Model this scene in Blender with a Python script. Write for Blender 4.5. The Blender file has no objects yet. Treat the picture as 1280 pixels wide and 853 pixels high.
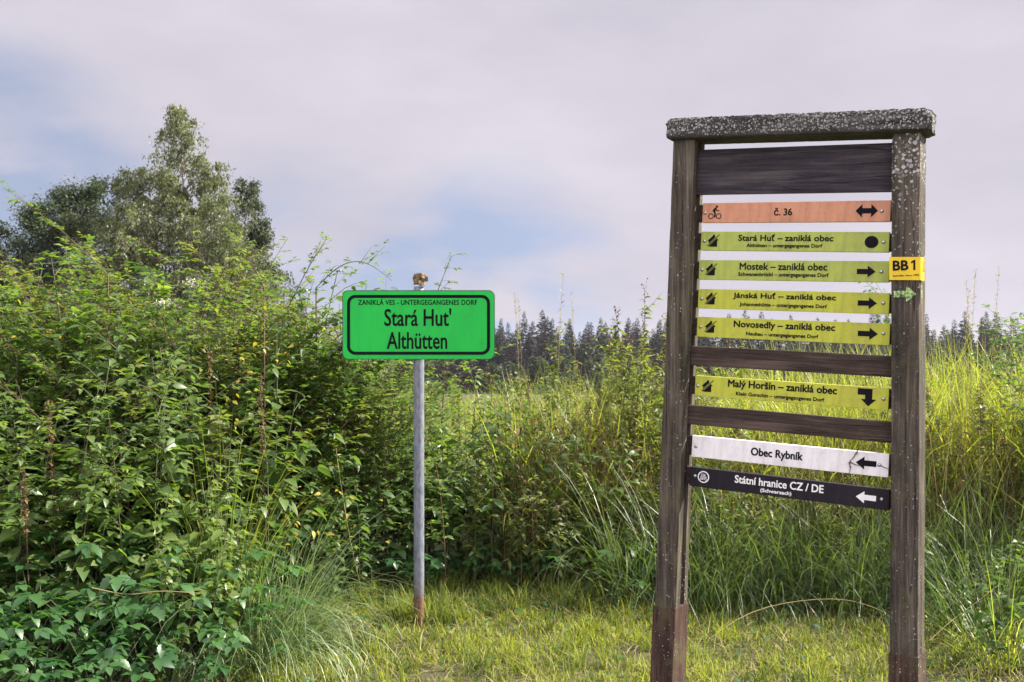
import bpy, math, random
import numpy as np
from mathutils import Vector, Matrix

R = math.radians
rng = np.random.default_rng(7)
random.seed(7)
scene = bpy.context.scene
COL = scene.collection

# ------------------------------------------------------------------ camera
cam_d = bpy.data.cameras.new('camera')
cam = bpy.data.objects.new('camera', cam_d)
COL.objects.link(cam)
cam.location = (0, 0, 1.6)
cam.rotation_euler = (R(90), 0, 0)
cam_d.sensor_width = 36
cam_d.lens = 36.56
cam_d.clip_start = 0.05
cam_d.clip_end = 3000
cam_d.dof.use_dof = True
cam_d.dof.focus_distance = 5.0
cam_d.dof.aperture_fstop = 8.0
scene.camera = cam

# ------------------------------------------------------------------ sky and sun
SUN_AZ, SUN_EL = 79.0, 40.0
world = bpy.data.worlds.new('World')
scene.world = world
world.use_nodes = True
wt = world.node_tree
wt.nodes.clear()


def wn(t, **kw):
    n = wt.nodes.new(t)
    for k, v in kw.items():
        setattr(n, k, v)
    return n


def wmath(op, a, b=None):
    n = wn('ShaderNodeMath', operation=op)
    for i, v in enumerate((a, b)):
        if v is None:
            continue
        if isinstance(v, (int, float)):
            n.inputs[i].default_value = v
        else:
            wt.links.new(v, n.inputs[i])
    return n.outputs[0]


w_out = wn('ShaderNodeOutputWorld')
w_bg = wn('ShaderNodeBackground')
w_bg.inputs['Strength'].default_value = 0.05
wt.links.new(w_bg.outputs[0], w_out.inputs[0])
sky = wn('ShaderNodeTexSky', sky_type='NISHITA')
sky.sun_disc = False
sky.sun_elevation = R(SUN_EL)
sky.sun_rotation = R(SUN_AZ)
sky.air_density = 1.2
sky.dust_density = 1.5
tc = wn('ShaderNodeTexCoord')
DIR = tc.outputs['Generated']


def blob(direction, inner, outer):
    """1 near a sky direction, 0 away from it"""
    d = Vector(direction).normalized()
    n = wn('ShaderNodeVectorMath', operation='DOT_PRODUCT')
    wt.links.new(DIR, n.inputs[0])
    n.inputs[1].default_value = d
    m = wn('ShaderNodeMapRange', interpolation_type='SMOOTHSTEP')
    wt.links.new(n.outputs['Value'], m.inputs['Value'])
    m.inputs['From Min'].default_value = math.cos(R(outer))
    m.inputs['From Max'].default_value = math.cos(R(inner))
    return m.outputs[0]


mp = wn('ShaderNodeMapping')
mp.inputs['Scale'].default_value = (1.0, 1.0, 2.6)
wt.links.new(DIR, mp.inputs[0])
nz = wn('ShaderNodeTexNoise')
nz.inputs['Scale'].default_value = 5.0
nz.inputs['Detail'].default_value = 7.0
nz.inputs['Roughness'].default_value = 0.52
nz.inputs['Distortion'].default_value = 0.25
wt.links.new(mp.outputs[0], nz.inputs['Vector'])
# openings in the cloud deck where blue shows through
gap = wmath('MULTIPLY', blob((-0.50, 1, 0.120), 1.0, 10.0), 0.78)
gap = wmath('ADD', gap, wmath('MULTIPLY', blob((-0.02, 1, 0.035), 1.0, 9.0), 0.85))
gap = wmath('ADD', gap, wmath('MULTIPLY', blob((-0.20, 1, 0.060), 1.0, 8.0), 0.35))
gap = wmath('ADD', gap, wmath('MULTIPLY', blob((0.7, -0.6, 0.9), 5.0, 35.0), 0.5))
gap = wmath('MULTIPLY', gap, wmath('ADD', wmath('MULTIPLY', wmath('SUBTRACT', nz.outputs['Fac'], 0.5), -4.0), 0.66))
cov = wn('ShaderNodeMath', operation='SUBTRACT', use_clamp=True)
cov.inputs[0].default_value = 0.97
wt.links.new(gap, cov.inputs[1])
cov2 = wn('ShaderNodeMath', operation='MAXIMUM')
wt.links.new(cov.outputs[0], cov2.inputs[0])
cov2.inputs[1].default_value = 0.36
# brightness of the cloud deck: thicker patches are greyer, the unseen side behind the camera is raised as added fill
nz2 = wn('ShaderNodeTexNoise')
nz2.inputs['Scale'].default_value = 3.2
nz2.inputs['Detail'].default_value = 7.0
nz2.inputs['Roughness'].default_value = 0.55
wt.links.new(mp.outputs[0], nz2.inputs['Vector'])
cr = wn('ShaderNodeValToRGB')
cr.color_ramp.elements[0].position = 0.30
cr.color_ramp.elements[0].color = (0.618, 0.582, 0.664, 1)
cr.color_ramp.elements[1].position = 0.70
cr.color_ramp.elements[1].color = (0.768, 0.722, 0.798, 1)
wt.links.new(nz2.outputs['Fac'], cr.inputs[0])
back = blob((-0.2, -1, 0.75), 5.0, 85.0)  # added fill: unseen sky boosted to brighten the shaded sign faces
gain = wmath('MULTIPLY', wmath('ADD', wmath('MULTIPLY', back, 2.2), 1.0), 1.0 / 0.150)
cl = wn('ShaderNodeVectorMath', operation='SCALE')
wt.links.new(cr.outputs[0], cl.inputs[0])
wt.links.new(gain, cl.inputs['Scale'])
skm = wn('ShaderNodeVectorMath', operation='SCALE')
# look into the higher, bluer air through the openings
hi = wn('ShaderNodeVectorMath', operation='ADD')
wt.links.new(DIR, hi.inputs[0])
hi.inputs[1].default_value = (0, 0, 0.55)
hin = wn('ShaderNodeVectorMath', operation='NORMALIZE')
wt.links.new(hi.outputs[0], hin.inputs[0])
wt.links.new(hin.outputs[0], sky.inputs['Vector'])
wt.links.new(sky.outputs[0], skm.inputs[0])
skm.inputs['Scale'].default_value = 1.4
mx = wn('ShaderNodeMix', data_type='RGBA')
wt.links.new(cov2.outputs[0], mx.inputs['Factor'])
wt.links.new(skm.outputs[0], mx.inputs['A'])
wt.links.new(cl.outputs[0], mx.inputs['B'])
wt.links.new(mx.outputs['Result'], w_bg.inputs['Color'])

sun_d = bpy.data.lights.new('sun', 'SUN')
sun_d.energy = 4.6
sun_d.angle = R(0.8)
sun_d.color = (1.0, 0.93, 0.80)
sun = bpy.data.objects.new('sun', sun_d)
COL.objects.link(sun)
sdir = Vector((math.cos(R(SUN_EL)) * math.sin(R(SUN_AZ)), math.cos(R(SUN_EL)) * math.cos(R(SUN_AZ)), math.sin(R(SUN_EL))))
sun.rotation_euler = sdir.to_track_quat('Z', 'Y').to_euler()
sun.location = (20, 8, 15)

scene.view_settings.view_transform = 'Standard'
scene.view_settings.look = 'None'
scene.view_settings.exposure = 1.60
scene.view_settings.gamma = 1.0
scene.view_settings.use_curve_mapping = False

# ------------------------------------------------------------------ materials


def srgb(r, g, b):
    f = lambda c: (c / 255 / 12.92) if c <= 10 else ((c / 255 + 0.055) / 1.055) ** 2.4
    return (f(r), f(g), f(b), 1)


class NT:
    def __init__(s, name):
        s.m = bpy.data.materials.new(name)
        s.m.use_nodes = True
        s.t = s.m.node_tree
        s.p = s.t.nodes['Principled BSDF']
        s.o = s.t.nodes['Material Output']

    def n(s, ty, **kw):
        x = s.t.nodes.new(ty)
        for k, v in kw.items():
            setattr(x, k, v)
        return x

    def l(s, a, b):
        s.t.links.new(a, b)

    def mix(s, fac, a, b, blend='MIX'):
        x = s.n('ShaderNodeMix', data_type='RGBA', blend_type=blend)
        for sock, v in (('Factor', fac), ('A', a), ('B', b)):
            if isinstance(v, (tuple, list)):
                x.inputs[sock].default_value = tuple(v) if len(v) == 4 else tuple(v) + (1,)
            elif isinstance(v, (int, float)):
                x.inputs[sock].default_value = v
            else:
                s.l(v, x.inputs[sock])
        return x.outputs['Result']

    def math(s, op, a, b=None, clamp=False):
        x = s.n('ShaderNodeMath', operation=op, use_clamp=clamp)
        for i, v in enumerate((a, b)):
            if v is None:
                continue
            if isinstance(v, (int, float)):
                x.inputs[i].default_value = v
            else:
                s.l(v, x.inputs[i])
        return x.outputs[0]

    def coords(s, scale=(1, 1, 1)):
        c = s.n('ShaderNodeTexCoord')
        m = s.n('ShaderNodeMapping')
        m.inputs['Scale'].default_value = scale
        s.l(c.outputs['Object'], m.inputs[0])
        return m.outputs[0]

    def noise(s, vec, scale, detail=4, rough=0.5, dist=0.0):
        x = s.n('ShaderNodeTexNoise')
        x.inputs['Scale'].default_value = scale
        x.inputs['Detail'].default_value = detail
        x.inputs['Roughness'].default_value = rough
        x.inputs['Distortion'].default_value = dist
        s.l(vec, x.inputs['Vector'])
        return x.outputs['Fac']

    def ramp(s, fac, stops):
        x = s.n('ShaderNodeValToRGB')
        e = x.color_ramp.elements
        while len(e) < len(stops):
            e.new(0.5)
        for i, (p, c) in enumerate(stops):
            e[i].position = p
            e[i].color = c if len(c) == 4 else tuple(c) + (1,)
        s.l(fac, x.inputs[0])
        return x.outputs[0]

    def bump(s, h, strength, dist=0.01):
        b = s.n('ShaderNodeBump')
        b.inputs['Strength'].default_value = strength
        b.inputs['Distance'].default_value = dist
        s.l(h, b.inputs['Height'])
        s.l(b.outputs[0], s.p.inputs['Normal'])

    def rng_(s, v, a, b, c=0.0, d=1.0):
        x = s.n('ShaderNodeMapRange', clamp=True)
        s.l(v, x.inputs[0])
        for i, q in enumerate((a, b, c, d)):
            x.inputs[i + 1].default_value = q
        return x.outputs[0]


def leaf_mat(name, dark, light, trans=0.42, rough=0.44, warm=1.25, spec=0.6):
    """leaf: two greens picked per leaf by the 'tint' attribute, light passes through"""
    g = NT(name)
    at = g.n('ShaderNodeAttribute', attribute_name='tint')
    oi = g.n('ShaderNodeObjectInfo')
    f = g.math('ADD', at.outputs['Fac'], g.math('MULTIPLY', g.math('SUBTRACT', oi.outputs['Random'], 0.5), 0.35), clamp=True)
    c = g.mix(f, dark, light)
    g.l(c, g.p.inputs['Base Color'])
    g.p.inputs['Roughness'].default_value = rough
    g.p.inputs['Specular IOR Level'].default_value = spec
    t = g.n('ShaderNodeBsdfTranslucent')
    tcol = g.mix(1.0, c, (warm * 1.42, warm * 1.55, 0.62, 1), 'MULTIPLY')
    g.l(tcol, t.inputs['Color'])
    mxs = g.n('ShaderNodeMixShader')
    mxs.inputs[0].default_value = trans
    g.l(g.p.outputs[0], mxs.inputs[1])
    g.l(t.outputs[0], mxs.inputs[2])
    g.l(mxs.outputs[0], g.o.inputs['Surface'])
    return g.m


def plain_mat(name, col, rough=0.6, var=0.15, scale=30, metal=0.0, bump=0.0):
    g = NT(name)
    v = g.coords()
    n = g.noise(v, scale, 5, 0.6)
    a = tuple(c * (1 - var) for c in col[:3])
    b = tuple(min(1, c * (1 + var)) for c in col[:3])
    g.l(g.ramp(n, [(0.3, a), (0.7, b)]), g.p.inputs['Base Color'])
    g.p.inputs['Roughness'].default_value = rough
    g.p.inputs['Metallic'].default_value = metal
    if bump:
        g.bump(n, bump, 0.004)
    return g.m


def wood_mat(name, dark, mid, light, axis, lichen='none', grain=1.0):
    """weathered timber; grain runs along the given local axis; lichen grows as pale rosettes"""
    g = NT(name)
    sc = [34, 34, 34]
    sc['xyz'.index(axis)] = 1.6
    v = g.coords(tuple(sc))
    n1 = g.noise(v, 1.0, 6, 0.65, 0.6)
    sc2 = [120, 120, 120]
    sc2['xyz'.index(axis)] = 5
    n2 = g.noise(g.coords(tuple(sc2)), 1.0, 3, 0.6)
    n3 = g.noise(g.coords(), 5.0, 4, 0.6)
    f = g.math('ADD', g.math('MULTIPLY', n1, 0.55), g.math('ADD', g.math('MULTIPLY', n2, 0.3), g.math('MULTIPLY', n3, 0.25)))
    col = g.ramp(f, [(0.42, dark), (0.55, mid), (0.68, light)])
    h = g.math('ADD', g.math('MULTIPLY', n1, 0.6), g.math('MULTIPLY', n2, 0.5))
    # drying cracks along the grain and rubbed dirt blotches
    sc3 = [26, 26, 26]
    sc3['xyz'.index(axis)] = 1.1
    n4 = g.noise(g.coords(tuple(sc3)), 1.0, 2, 0.5, 0.3)
    crack = g.rng_(g.math('ABSOLUTE', g.math('SUBTRACT', n4, 0.5)), 0.0, 0.016, 1.0, 0.0)
    crack = g.math('MULTIPLY', crack, g.rng_(n3, 0.42, 0.58))
    col = g.mix(g.math('MULTIPLY', crack, 0.85), col, (0.006, 0.005, 0.005, 1))
    h = g.math('SUBTRACT', h, g.math('MULTIPLY', crack, 1.2))
    col = g.mix(g.rng_(g.noise(g.coords(), 9.0, 5, 0.65), 0.50, 0.68, 0.0, 0.45), col, (0.105, 0.098, 0.045, 1)) if axis == 'z' else col
    n5 = g.noise(g.coords(), 210, 3, 0.7)
    col = g.mix(g.rng_(n5, 0.60, 0.72, 0.0, 0.5), col, (0.21, 0.20, 0.165, 1))
    if lichen != 'none':
        vo = g.n('ShaderNodeTexVoronoi', feature='F1')
        co = g.n('ShaderNodeTexCoord')
        g.l(co.outputs['Object'], vo.inputs['Vector'])
        warp = g.n('ShaderNodeTexNoise')
        warp.inputs['Scale'].default_value = 140
        g.l(co.outputs['Object'], warp.inputs['Vector'])
        sep = g.n('ShaderNodeSeparateXYZ')
        g.l(co.outputs['Object'], sep.inputs[0])
        patch = g.noise(co.outputs['Object'], 7.0, 3, 0.6)
        d = g.math('ADD', vo.outputs['Distance'], g.math('MULTIPLY', g.math('SUBTRACT', warp.outputs['Fac'], 0.5), 0.9))
        if lichen == 'crust':
            vo.inputs['Scale'].default_value = 120
            warp.inputs['Scale'].default_value = 260
            warp.inputs['Detail'].default_value = 5
            low = g.rng_(sep.outputs['Z'], -0.048, -0.022, 0.0, 1.0)
            patch2 = g.rng_(patch, 0.30, 0.52)
            thr = g.math('MULTIPLY', g.math('MULTIPLY', low, g.math('ADD', 0.45, g.math('MULTIPLY', patch2, 0.55))), 0.53)
        else:
            vo.inputs['Scale'].default_value = 78
            if lichen == 'top':
                hi = g.rng_(sep.outputs['Z'], 1.75, 2.2, 0.32, 1.0)
                thr = g.math('MULTIPLY', g.math('MULTIPLY', g.rng_(patch, 0.34, 0.56, 0.3, 1.0), hi), 0.55)
            else:
                thr = g.math('MULTIPLY', g.rng_(patch, 0.42, 0.64, 0.18, 1.0), 0.23)
        rnd = g.n('ShaderNodeSeparateXYZ')
        g.l(vo.outputs['Color'], rnd.inputs[0])
        thr = g.math('MULTIPLY', thr, g.math('ADD', 0.35, g.math('MULTIPLY', rnd.outputs['X'], 0.9)))
        spot = g.rng_(g.math('SUBTRACT', thr, d), 0.0, 0.07)
        ring = g.rng_(g.math('SUBTRACT', g.math('MULTIPLY', thr, 0.45), d), 0.0, 0.08)
        spot = g.math('SUBTRACT', spot, g.math('MULTIPLY', ring, 0.35), clamp=True)
        lc = g.mix(rnd.outputs['Y'], (0.17, 0.18, 0.15, 1), (0.50, 0.49, 0.50, 1))
        col = g.mix(spot, col, lc)
        h = g.math('ADD', h, g.math('MULTIPLY', spot, 0.9))
    g.l(col, g.p.inputs['Base Color'])
    g.p.inputs['Roughness'].default_value = 0.85
    g.p.inputs['Specular IOR Level'].default_value = 0.25
    g.bump(h, 0.55 * grain, 0.004)
    return g.m


def plate_mat(name, col, stain, amount=0.5, rough=0.45):
    """painted sign plate with rain streaks and grime specks"""
    g = NT(name)
    n1 = g.noise(g.coords((28, 28, 5)), 1.0, 5, 0.6)
    n2 = g.noise(g.coords(), 160, 3, 0.6)
    n3 = g.noise(g.coords(), 6, 3, 0.6)
    n6 = g.noise(g.coords((60, 60, 60)), 1.0, 6, 0.75)
    n3 = g.math('ADD', n3, g.math('MULTIPLY', g.rng_(n6, 0.55, 0.72), 0.35))
    f = g.math('MULTIPLY', g.math('ADD', g.rng_(n1, 0.45, 0.8), g.math('ADD', g.rng_(n2, 0.6, 0.75), g.rng_(n3, 0.5, 0.85))), amount, clamp=True)
    g.l(g.mix(f, col, stain), g.p.inputs['Base Color'])
    g.p.inputs['Roughness'].default_value = rough
    g.p.inputs['Specular IOR Level'].default_value = 0.22
    g.bump(n2, 0.08, 0.002)
    return g.m


M = {}
M['post_left'] = wood_mat('post_wood_sparse_lichen', (0.015, 0.012, 0.009), (0.066, 0.054, 0.041), (0.165, 0.138, 0.105), 'z', 'sparse')
M['post_right'] = wood_mat('post_wood_top_lichen', (0.013, 0.011, 0.009), (0.058, 0.047, 0.037), (0.150, 0.124, 0.096), 'z', 'top')
M['beam'] = wood_mat('beam_wood_crust', (0.012, 0.011, 0.011), (0.046, 0.042, 0.038), (0.12, 0.11, 0.10), 'x', 'crust', 1.3)
M['plank'] = wood_mat('plank_wood', (0.016, 0.013, 0.018), (0.044, 0.037, 0.046), (0.095, 0.080, 0.080), 'x')
M['rail'] = wood_mat('rail_wood', (0.014, 0.009, 0.008), (0.048, 0.033, 0.026), (0.120, 0.085, 0.068), 'x')
M['foot'] = wood_mat('foot_wood', (0.018, 0.010, 0.008), (0.055, 0.030, 0.023), (0.115, 0.070, 0.052), 'z', 'sparse', 1.4)
M['sign_yellow'] = plate_mat('plate_olive_yellow', (0.47, 0.50, 0.052, 1), (0.20, 0.17, 0.06, 1), 0.55)
M['sign_green'] = plate_mat('plate_faded_green', (0.39, 0.46, 0.085, 1), (0.17, 0.16, 0.07, 1), 0.55)
M['sign_orange'] = plate_mat('plate_faded_orange', (0.60, 0.285, 0.165, 1), (0.27, 0.11, 0.07, 1), 0.58)
M['sign_white'] = plate_mat('plate_dirty_white', (0.80, 0.78, 0.79, 1), (0.33, 0.28, 0.24, 1), 0.45)
M['sign_black'] = plate_mat('plate_black', (0.010, 0.007, 0.013, 1), (0.030, 0.022, 0.032, 1), 0.5, 0.5)
M['print_black'] = plain_mat('print_black', (0.007, 0.006, 0.010), 0.7, 0.1)
M['print_black'].node_tree.nodes['Principled BSDF'].inputs['Specular IOR Level'].default_value = 0.1
M['print_white'] = plain_mat('print_white', (0.78, 0.77, 0.75), 0.5, 0.06)
M['bb_yellow'] = plate_mat('marker_yellow', (0.78, 0.56, 0.03, 1), (0.45, 0.30, 0.05, 1), 0.25)
M['steel'] = plain_mat('screw_steel', (0.45, 0.45, 0.46), 0.32, 0.15, 80, 0.9)
M['arrow_paint'] = None
M['plate_green'] = plate_mat('plate_bright_green', (0.012, 0.50, 0.060, 1), (0.014, 0.34, 0.060, 1), 0.50, 0.33)
M['alu'] = plain_mat('plate_back_aluminium', (0.5, 0.5, 0.5), 0.4, 0.08, 40, 0.8)


def arrow_paint():
    g = NT('flaking_green_paint')
    n = g.noise(g.coords(), 95, 5, 0.7)
    g.l(g.ramp(n, [(0.40, (0.06, 0.06, 0.045)), (0.50, (0.20, 0.36, 0.09)), (0.60, (0.50, 0.62, 0.30))]), g.p.inputs['Base Color'])
    g.p.inputs['Roughness'].default_value = 0.8
    return g.m


M['arrow_paint'] = arrow_paint()


def pole_mat():
    g = NT('grey_pole_rust_foot')
    co = g.n('ShaderNodeTexCoord')
    sep = g.n('ShaderNodeSeparateXYZ')
    g.l(co.outputs['Object'], sep.inputs[0])
    n = g.noise(g.coords((1, 1, 0.35)), 60, 5, 0.65)
    n2 = g.noise(g.coords(), 110, 3, 0.6)
    base = g.ramp(n, [(0.35, (0.10, 0.11, 0.14)), (0.6, (0.20, 0.215, 0.255))])
    rust = g.ramp(n2, [(0.35, (0.06, 0.035, 0.022)), (0.65, (0.24, 0.125, 0.06))])
    f = g.math('ADD', g.rng_(sep.outputs['Z'], 0.34, 0.06, 0.0, 0.9), g.math('MULTIPLY', g.math('SUBTRACT', n, 0.5), 1.8))
    f = g.rng_(f, 0.28, 0.6)
    chips = g.rng_(n2, 0.66, 0.70, 0, 0.8)
    c = g.mix(chips, base, (0.035, 0.032, 0.03, 1))
    c = g.mix(f, c, rust)
    g.l(c, g.p.inputs['Base Color'])
    g.p.inputs['Roughness'].default_value = 0.55
    g.bump(n2, 0.15, 0.002)
    return g.m


M['pole'] = pole_mat()
M['rag'] = plain_mat('crumpled_tan_cap', (0.16, 0.105, 0.055), 0.9, 0.75, 40, 0, 0.8)


def ground_mat():
    g = NT('verge_soil')
    v = g.coords()
    n = g.noise(v, 3.5, 6, 0.65)
    n2 = g.noise(v, 45, 4, 0.7)
    f = g.math('ADD', g.math('MULTIPLY', n, 0.6), g.math('MULTIPLY', n2, 0.4))
    g.l(g.ramp(f, [(0.35, (0.026, 0.021, 0.012)), (0.5, (0.060, 0.055, 0.022)), (0.65, (0.105, 0.10, 0.035))]), g.p.inputs['Base Color'])
    g.p.inputs['Roughness'].default_value = 0.95
    g.bump(f, 0.8, 0.02)
    return g.m


M['ground'] = ground_mat()
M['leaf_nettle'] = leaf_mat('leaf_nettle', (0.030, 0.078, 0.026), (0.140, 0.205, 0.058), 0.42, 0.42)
M['leaf_broad'] = leaf_mat('leaf_broad', (0.026, 0.085, 0.026), (0.075, 0.165, 0.048), 0.36, 0.40)
M['leaf_rose'] = leaf_mat('leaf_rose', (0.028, 0.074, 0.022), (0.170, 0.240, 0.066), 0.46, 0.40)
M['leaf_weed'] = leaf_mat('leaf_weed', (0.060, 0.100, 0.030), (0.220, 0.235, 0.070), 0.45, 0.5)
M['leaf_shoot'] = leaf_mat('leaf_fresh_shoot', (0.048, 0.10, 0.028), (0.205, 0.265, 0.078), 0.45, 0.38)
M['leaf_dry'] = leaf_mat('leaf_dry', (0.075, 0.042, 0.022), (0.21, 0.13, 0.06), 0.30, 0.7, 1.0)
M['leaf_yellow'] = leaf_mat('leaf_yellow', (0.33, 0.24, 0.025), (0.42, 0.34, 0.05), 0.4, 0.5, 1.0)
M['grass_tall'] = leaf_mat('grass_tall', (0.052, 0.100, 0.020), (0.320, 0.330, 0.065), 0.48, 0.42, 1.25, 0.6)
M['grass_deep'] = leaf_mat('grass_deep', (0.024, 0.065, 0.022), (0.130, 0.165, 0.055), 0.38, 0.42)
M['grass_lawn'] = leaf_mat('grass_lawn', (0.036, 0.070, 0.016), (0.315, 0.330, 0.070), 0.42, 0.55, 1.25, 0.3)
M['grass_pale'] = leaf_mat('grass_pale', (0.06, 0.12, 0.040), (0.32, 0.38, 0.21), 0.36, 0.40, 0.95)
M['straw'] = leaf_mat('straw', (0.15, 0.11, 0.048), (0.46, 0.38, 0.19), 0.25, 0.7, 1.0, 0.3)
M['stem_green'] = plain_mat('stem_green', (0.075, 0.085, 0.035), 0.6, 0.3)
M['stem_brown'] = plain_mat('stem_brown', (0.085, 0.048, 0.028), 0.7, 0.35)
M['petal'] = leaf_mat('petal_pale', (0.62, 0.55, 0.52), (0.80, 0.76, 0.74), 0.35, 0.6, 0.6)
M['leaf_birch'] = leaf_mat('leaf_birch', (0.060, 0.080, 0.034), (0.165, 0.182, 0.085), 0.40, 0.5, 1.0)
M['leaf_far'] = leaf_mat('leaf_far', (0.026, 0.042, 0.024), (0.070, 0.092, 0.044), 0.34, 0.55, 1.0)
M['bark_birch'] = plain_mat('bark_birch', (0.26, 0.24, 0.21), 0.8, 0.5, 3)
M['bark_dark'] = plain_mat('bark_dark', (0.07, 0.055, 0.045), 0.9, 0.3, 6)
M['needle'] = leaf_mat('needle_spruce', (0.016, 0.024, 0.022), (0.034, 0.046, 0.036), 0.15, 0.7, 1.0, 0.2)
M['needle_brown'] = leaf_mat('needle_spruce_dull', (0.028, 0.022, 0.026), (0.046, 0.038, 0.040), 0.15, 0.7, 1.0, 0.2)

# ------------------------------------------------------------------ object helpers


def link(o):
    COL.objects.link(o)
    return o


def tag(o, label=None, cat=None, group=None, kind=None):
    if label:
        o['label'] = label
    if cat:
        o['category'] = cat
    if group:
        o['group'] = group
    if kind:
        o['kind'] = kind
    return o


def thing(name, label, cat, loc=(0, 0, 0), rz=0.0, group=None):
    o = link(bpy.data.objects.new(name, None))
    o.empty_display_size = 0.1
    o.location = loc
    o.rotation_euler = (0, 0, rz)
    return tag(o, label, cat, group)


def copy_tree(o, parent=None):
    c = o.copy()
    COL.objects.link(c)
    c.parent = parent
    for ch in list(o.children):
        copy_tree(ch, c)
    return c


def mesh_obj(name, verts, faces, mat, parent=None, tint=None, smooth=False):
    me = bpy.data.meshes.new(name)
    me.from_pydata([tuple(v) for v in verts], [], faces)
    me.materials.append(mat)
    if tint is not None:
        a = me.attributes.new('tint', 'FLOAT', 'POINT')
        a.data.foreach_set('value', np.asarray(tint, dtype=np.float32))
    if smooth:
        me.polygons.foreach_set('use_smooth', [True] * len(me.polygons))
    me.update()
    o = link(bpy.data.objects.new(name, me))
    o.parent = parent
    return o


class Geo:
    """collects copies of small templates into one mesh, quickly"""

    def __init__(s):
        s.V, s.F, s.T, s.n = [], [], [], 0

    def add(s, V, F, tint=0.5):
        V = np.asarray(V, dtype=float).reshape(-1, 3)
        s.V.append(V)
        s.F.append((np.asarray(F, dtype=np.int64) + s.n))
        s.T.append(np.full(len(V), tint) if np.isscalar(tint) else np.asarray(tint))
        s.n += len(V)

    def many(s, VV, F, tints):
        """VV: (m,k,3) instances of one template with quad faces F (f,4)"""
        m, k, _ = VV.shape
        F = np.asarray(F)
        FF = (F[None, :, :] + (np.arange(m) * k)[:, None, None]).reshape(-1, F.shape[1]) + s.n
        s.V.append(VV.reshape(-1, 3))
        s.F.append(FF)
        s.T.append(np.repeat(tints, k))
        s.n += m * k

    def build(s, name, mat, parent=None, smooth=False):
        me = bpy.data.meshes.new(name)
        V = np.concatenate(s.V).astype(np.float32)
        nF = sum(len(f) for f in s.F)
        loops = np.concatenate([f.reshape(-1) for f in s.F]).astype(np.int32)
        sizes = np.concatenate([np.full(len(f), f.shape[1]) for f in s.F]).astype(np.int32)
        starts = np.concatenate(([0], np.cumsum(sizes)[:-1])).astype(np.int32)
        me.vertices.add(len(V))
        me.vertices.foreach_set('co', V.reshape(-1))
        me.loops.add(len(loops))
        me.loops.foreach_set('vertex_index', loops)
        me.polygons.add(nF)
        me.polygons.foreach_set('loop_start', starts)
        me.polygons.foreach_set('loop_total', sizes)
        a = me.attributes.new('tint', 'FLOAT', 'POINT')
        a.data.foreach_set('value', np.concatenate(s.T).astype(np.float32))
        me.materials.append(mat)
        if smooth:
            me.polygons.foreach_set('use_smooth', np.ones(nF, dtype=bool))
        me.update(calc_edges=True)
        me.validate()
        o = link(bpy.data.objects.new(name, me))
        o.parent = parent
        return o


def leaf_template(width=0.5, fold=0.18, droop=0.25, detail=2):
    """pointed oval leaf, length 1 along +Y, folded along its midrib; quad faces"""
    if detail == 2:
        st = [0.0, 0.22, 0.5, 0.78, 1.0]
        hw = [0.03, 0.42, 0.44, 0.22, 0.0]
    elif detail == 1:
        st = [0.0, 0.45, 1.0]
        hw = [0.03, 0.5, 0.0]
    else:
        st = [0.0, 0.14, 0.24, 0.36, 0.46, 0.58, 0.67, 0.80, 1.0]      # toothed edge
        hw = [0.03, 0.36, 0.34, 0.47, 0.40, 0.40, 0.29, 0.22, 0.0]
    V = []
    for t, h in zip(st, hw):
        h *= width * 2 * 0.55
        z = -droop * t * t
        V += [(-h, t, z + fold * h), (0, t, z), (h, t, z + fold * h)]
    F = []
    for i in range(len(st) - 1):
        a = 3 * i
        F += [(a, a + 1, a + 4, a + 3), (a + 1, a + 2, a + 5, a + 4)]
    return np.array(V, dtype=float), np.array(F)


LEAF2 = leaf_template(0.5, 0.25, 0.28, 2)
LEAF2N = leaf_template(0.36, 0.25, 0.35, 2)
LEAF3 = leaf_template(0.62, 0.22, 0.22, 3)
LEAF1 = leaf_template(0.5, 0.2, 0.15, 1)
LEAF1N = leaf_template(0.26, 0.2, 0.4, 1)


def place_leaves(geo, tmpl, pos, az, pitch, size, roll, tint):
    V, F = tmpl
    pos = np.asarray(pos, dtype=float).reshape(-1, 3)
    m = len(pos)
    if m == 0:
        return
    az, pitch, size, roll, tint = [np.broadcast_to(np.asarray(q, dtype=float), (m,)) for q in (az, pitch, size, roll, tint)]
    y = np.stack([np.cos(pitch) * np.cos(az), np.cos(pitch) * np.sin(az), np.sin(pitch)], -1)
    x0 = np.stack([np.sin(az), -np.cos(az), np.zeros(m)], -1)
    z0 = np.cross(x0, y)
    x = x0 * np.cos(roll)[:, None] + z0 * np.sin(roll)[:, None]
    z = np.cross(x, y)
    VV = pos[:, None, :] + size[:, None, None] * (V[None, :, 0, None] * x[:, None, :] + V[None, :, 1, None] * y[:, None, :] + V[None, :, 2, None] * z[:, None, :])
    geo.many(VV, F, tint)


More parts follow.
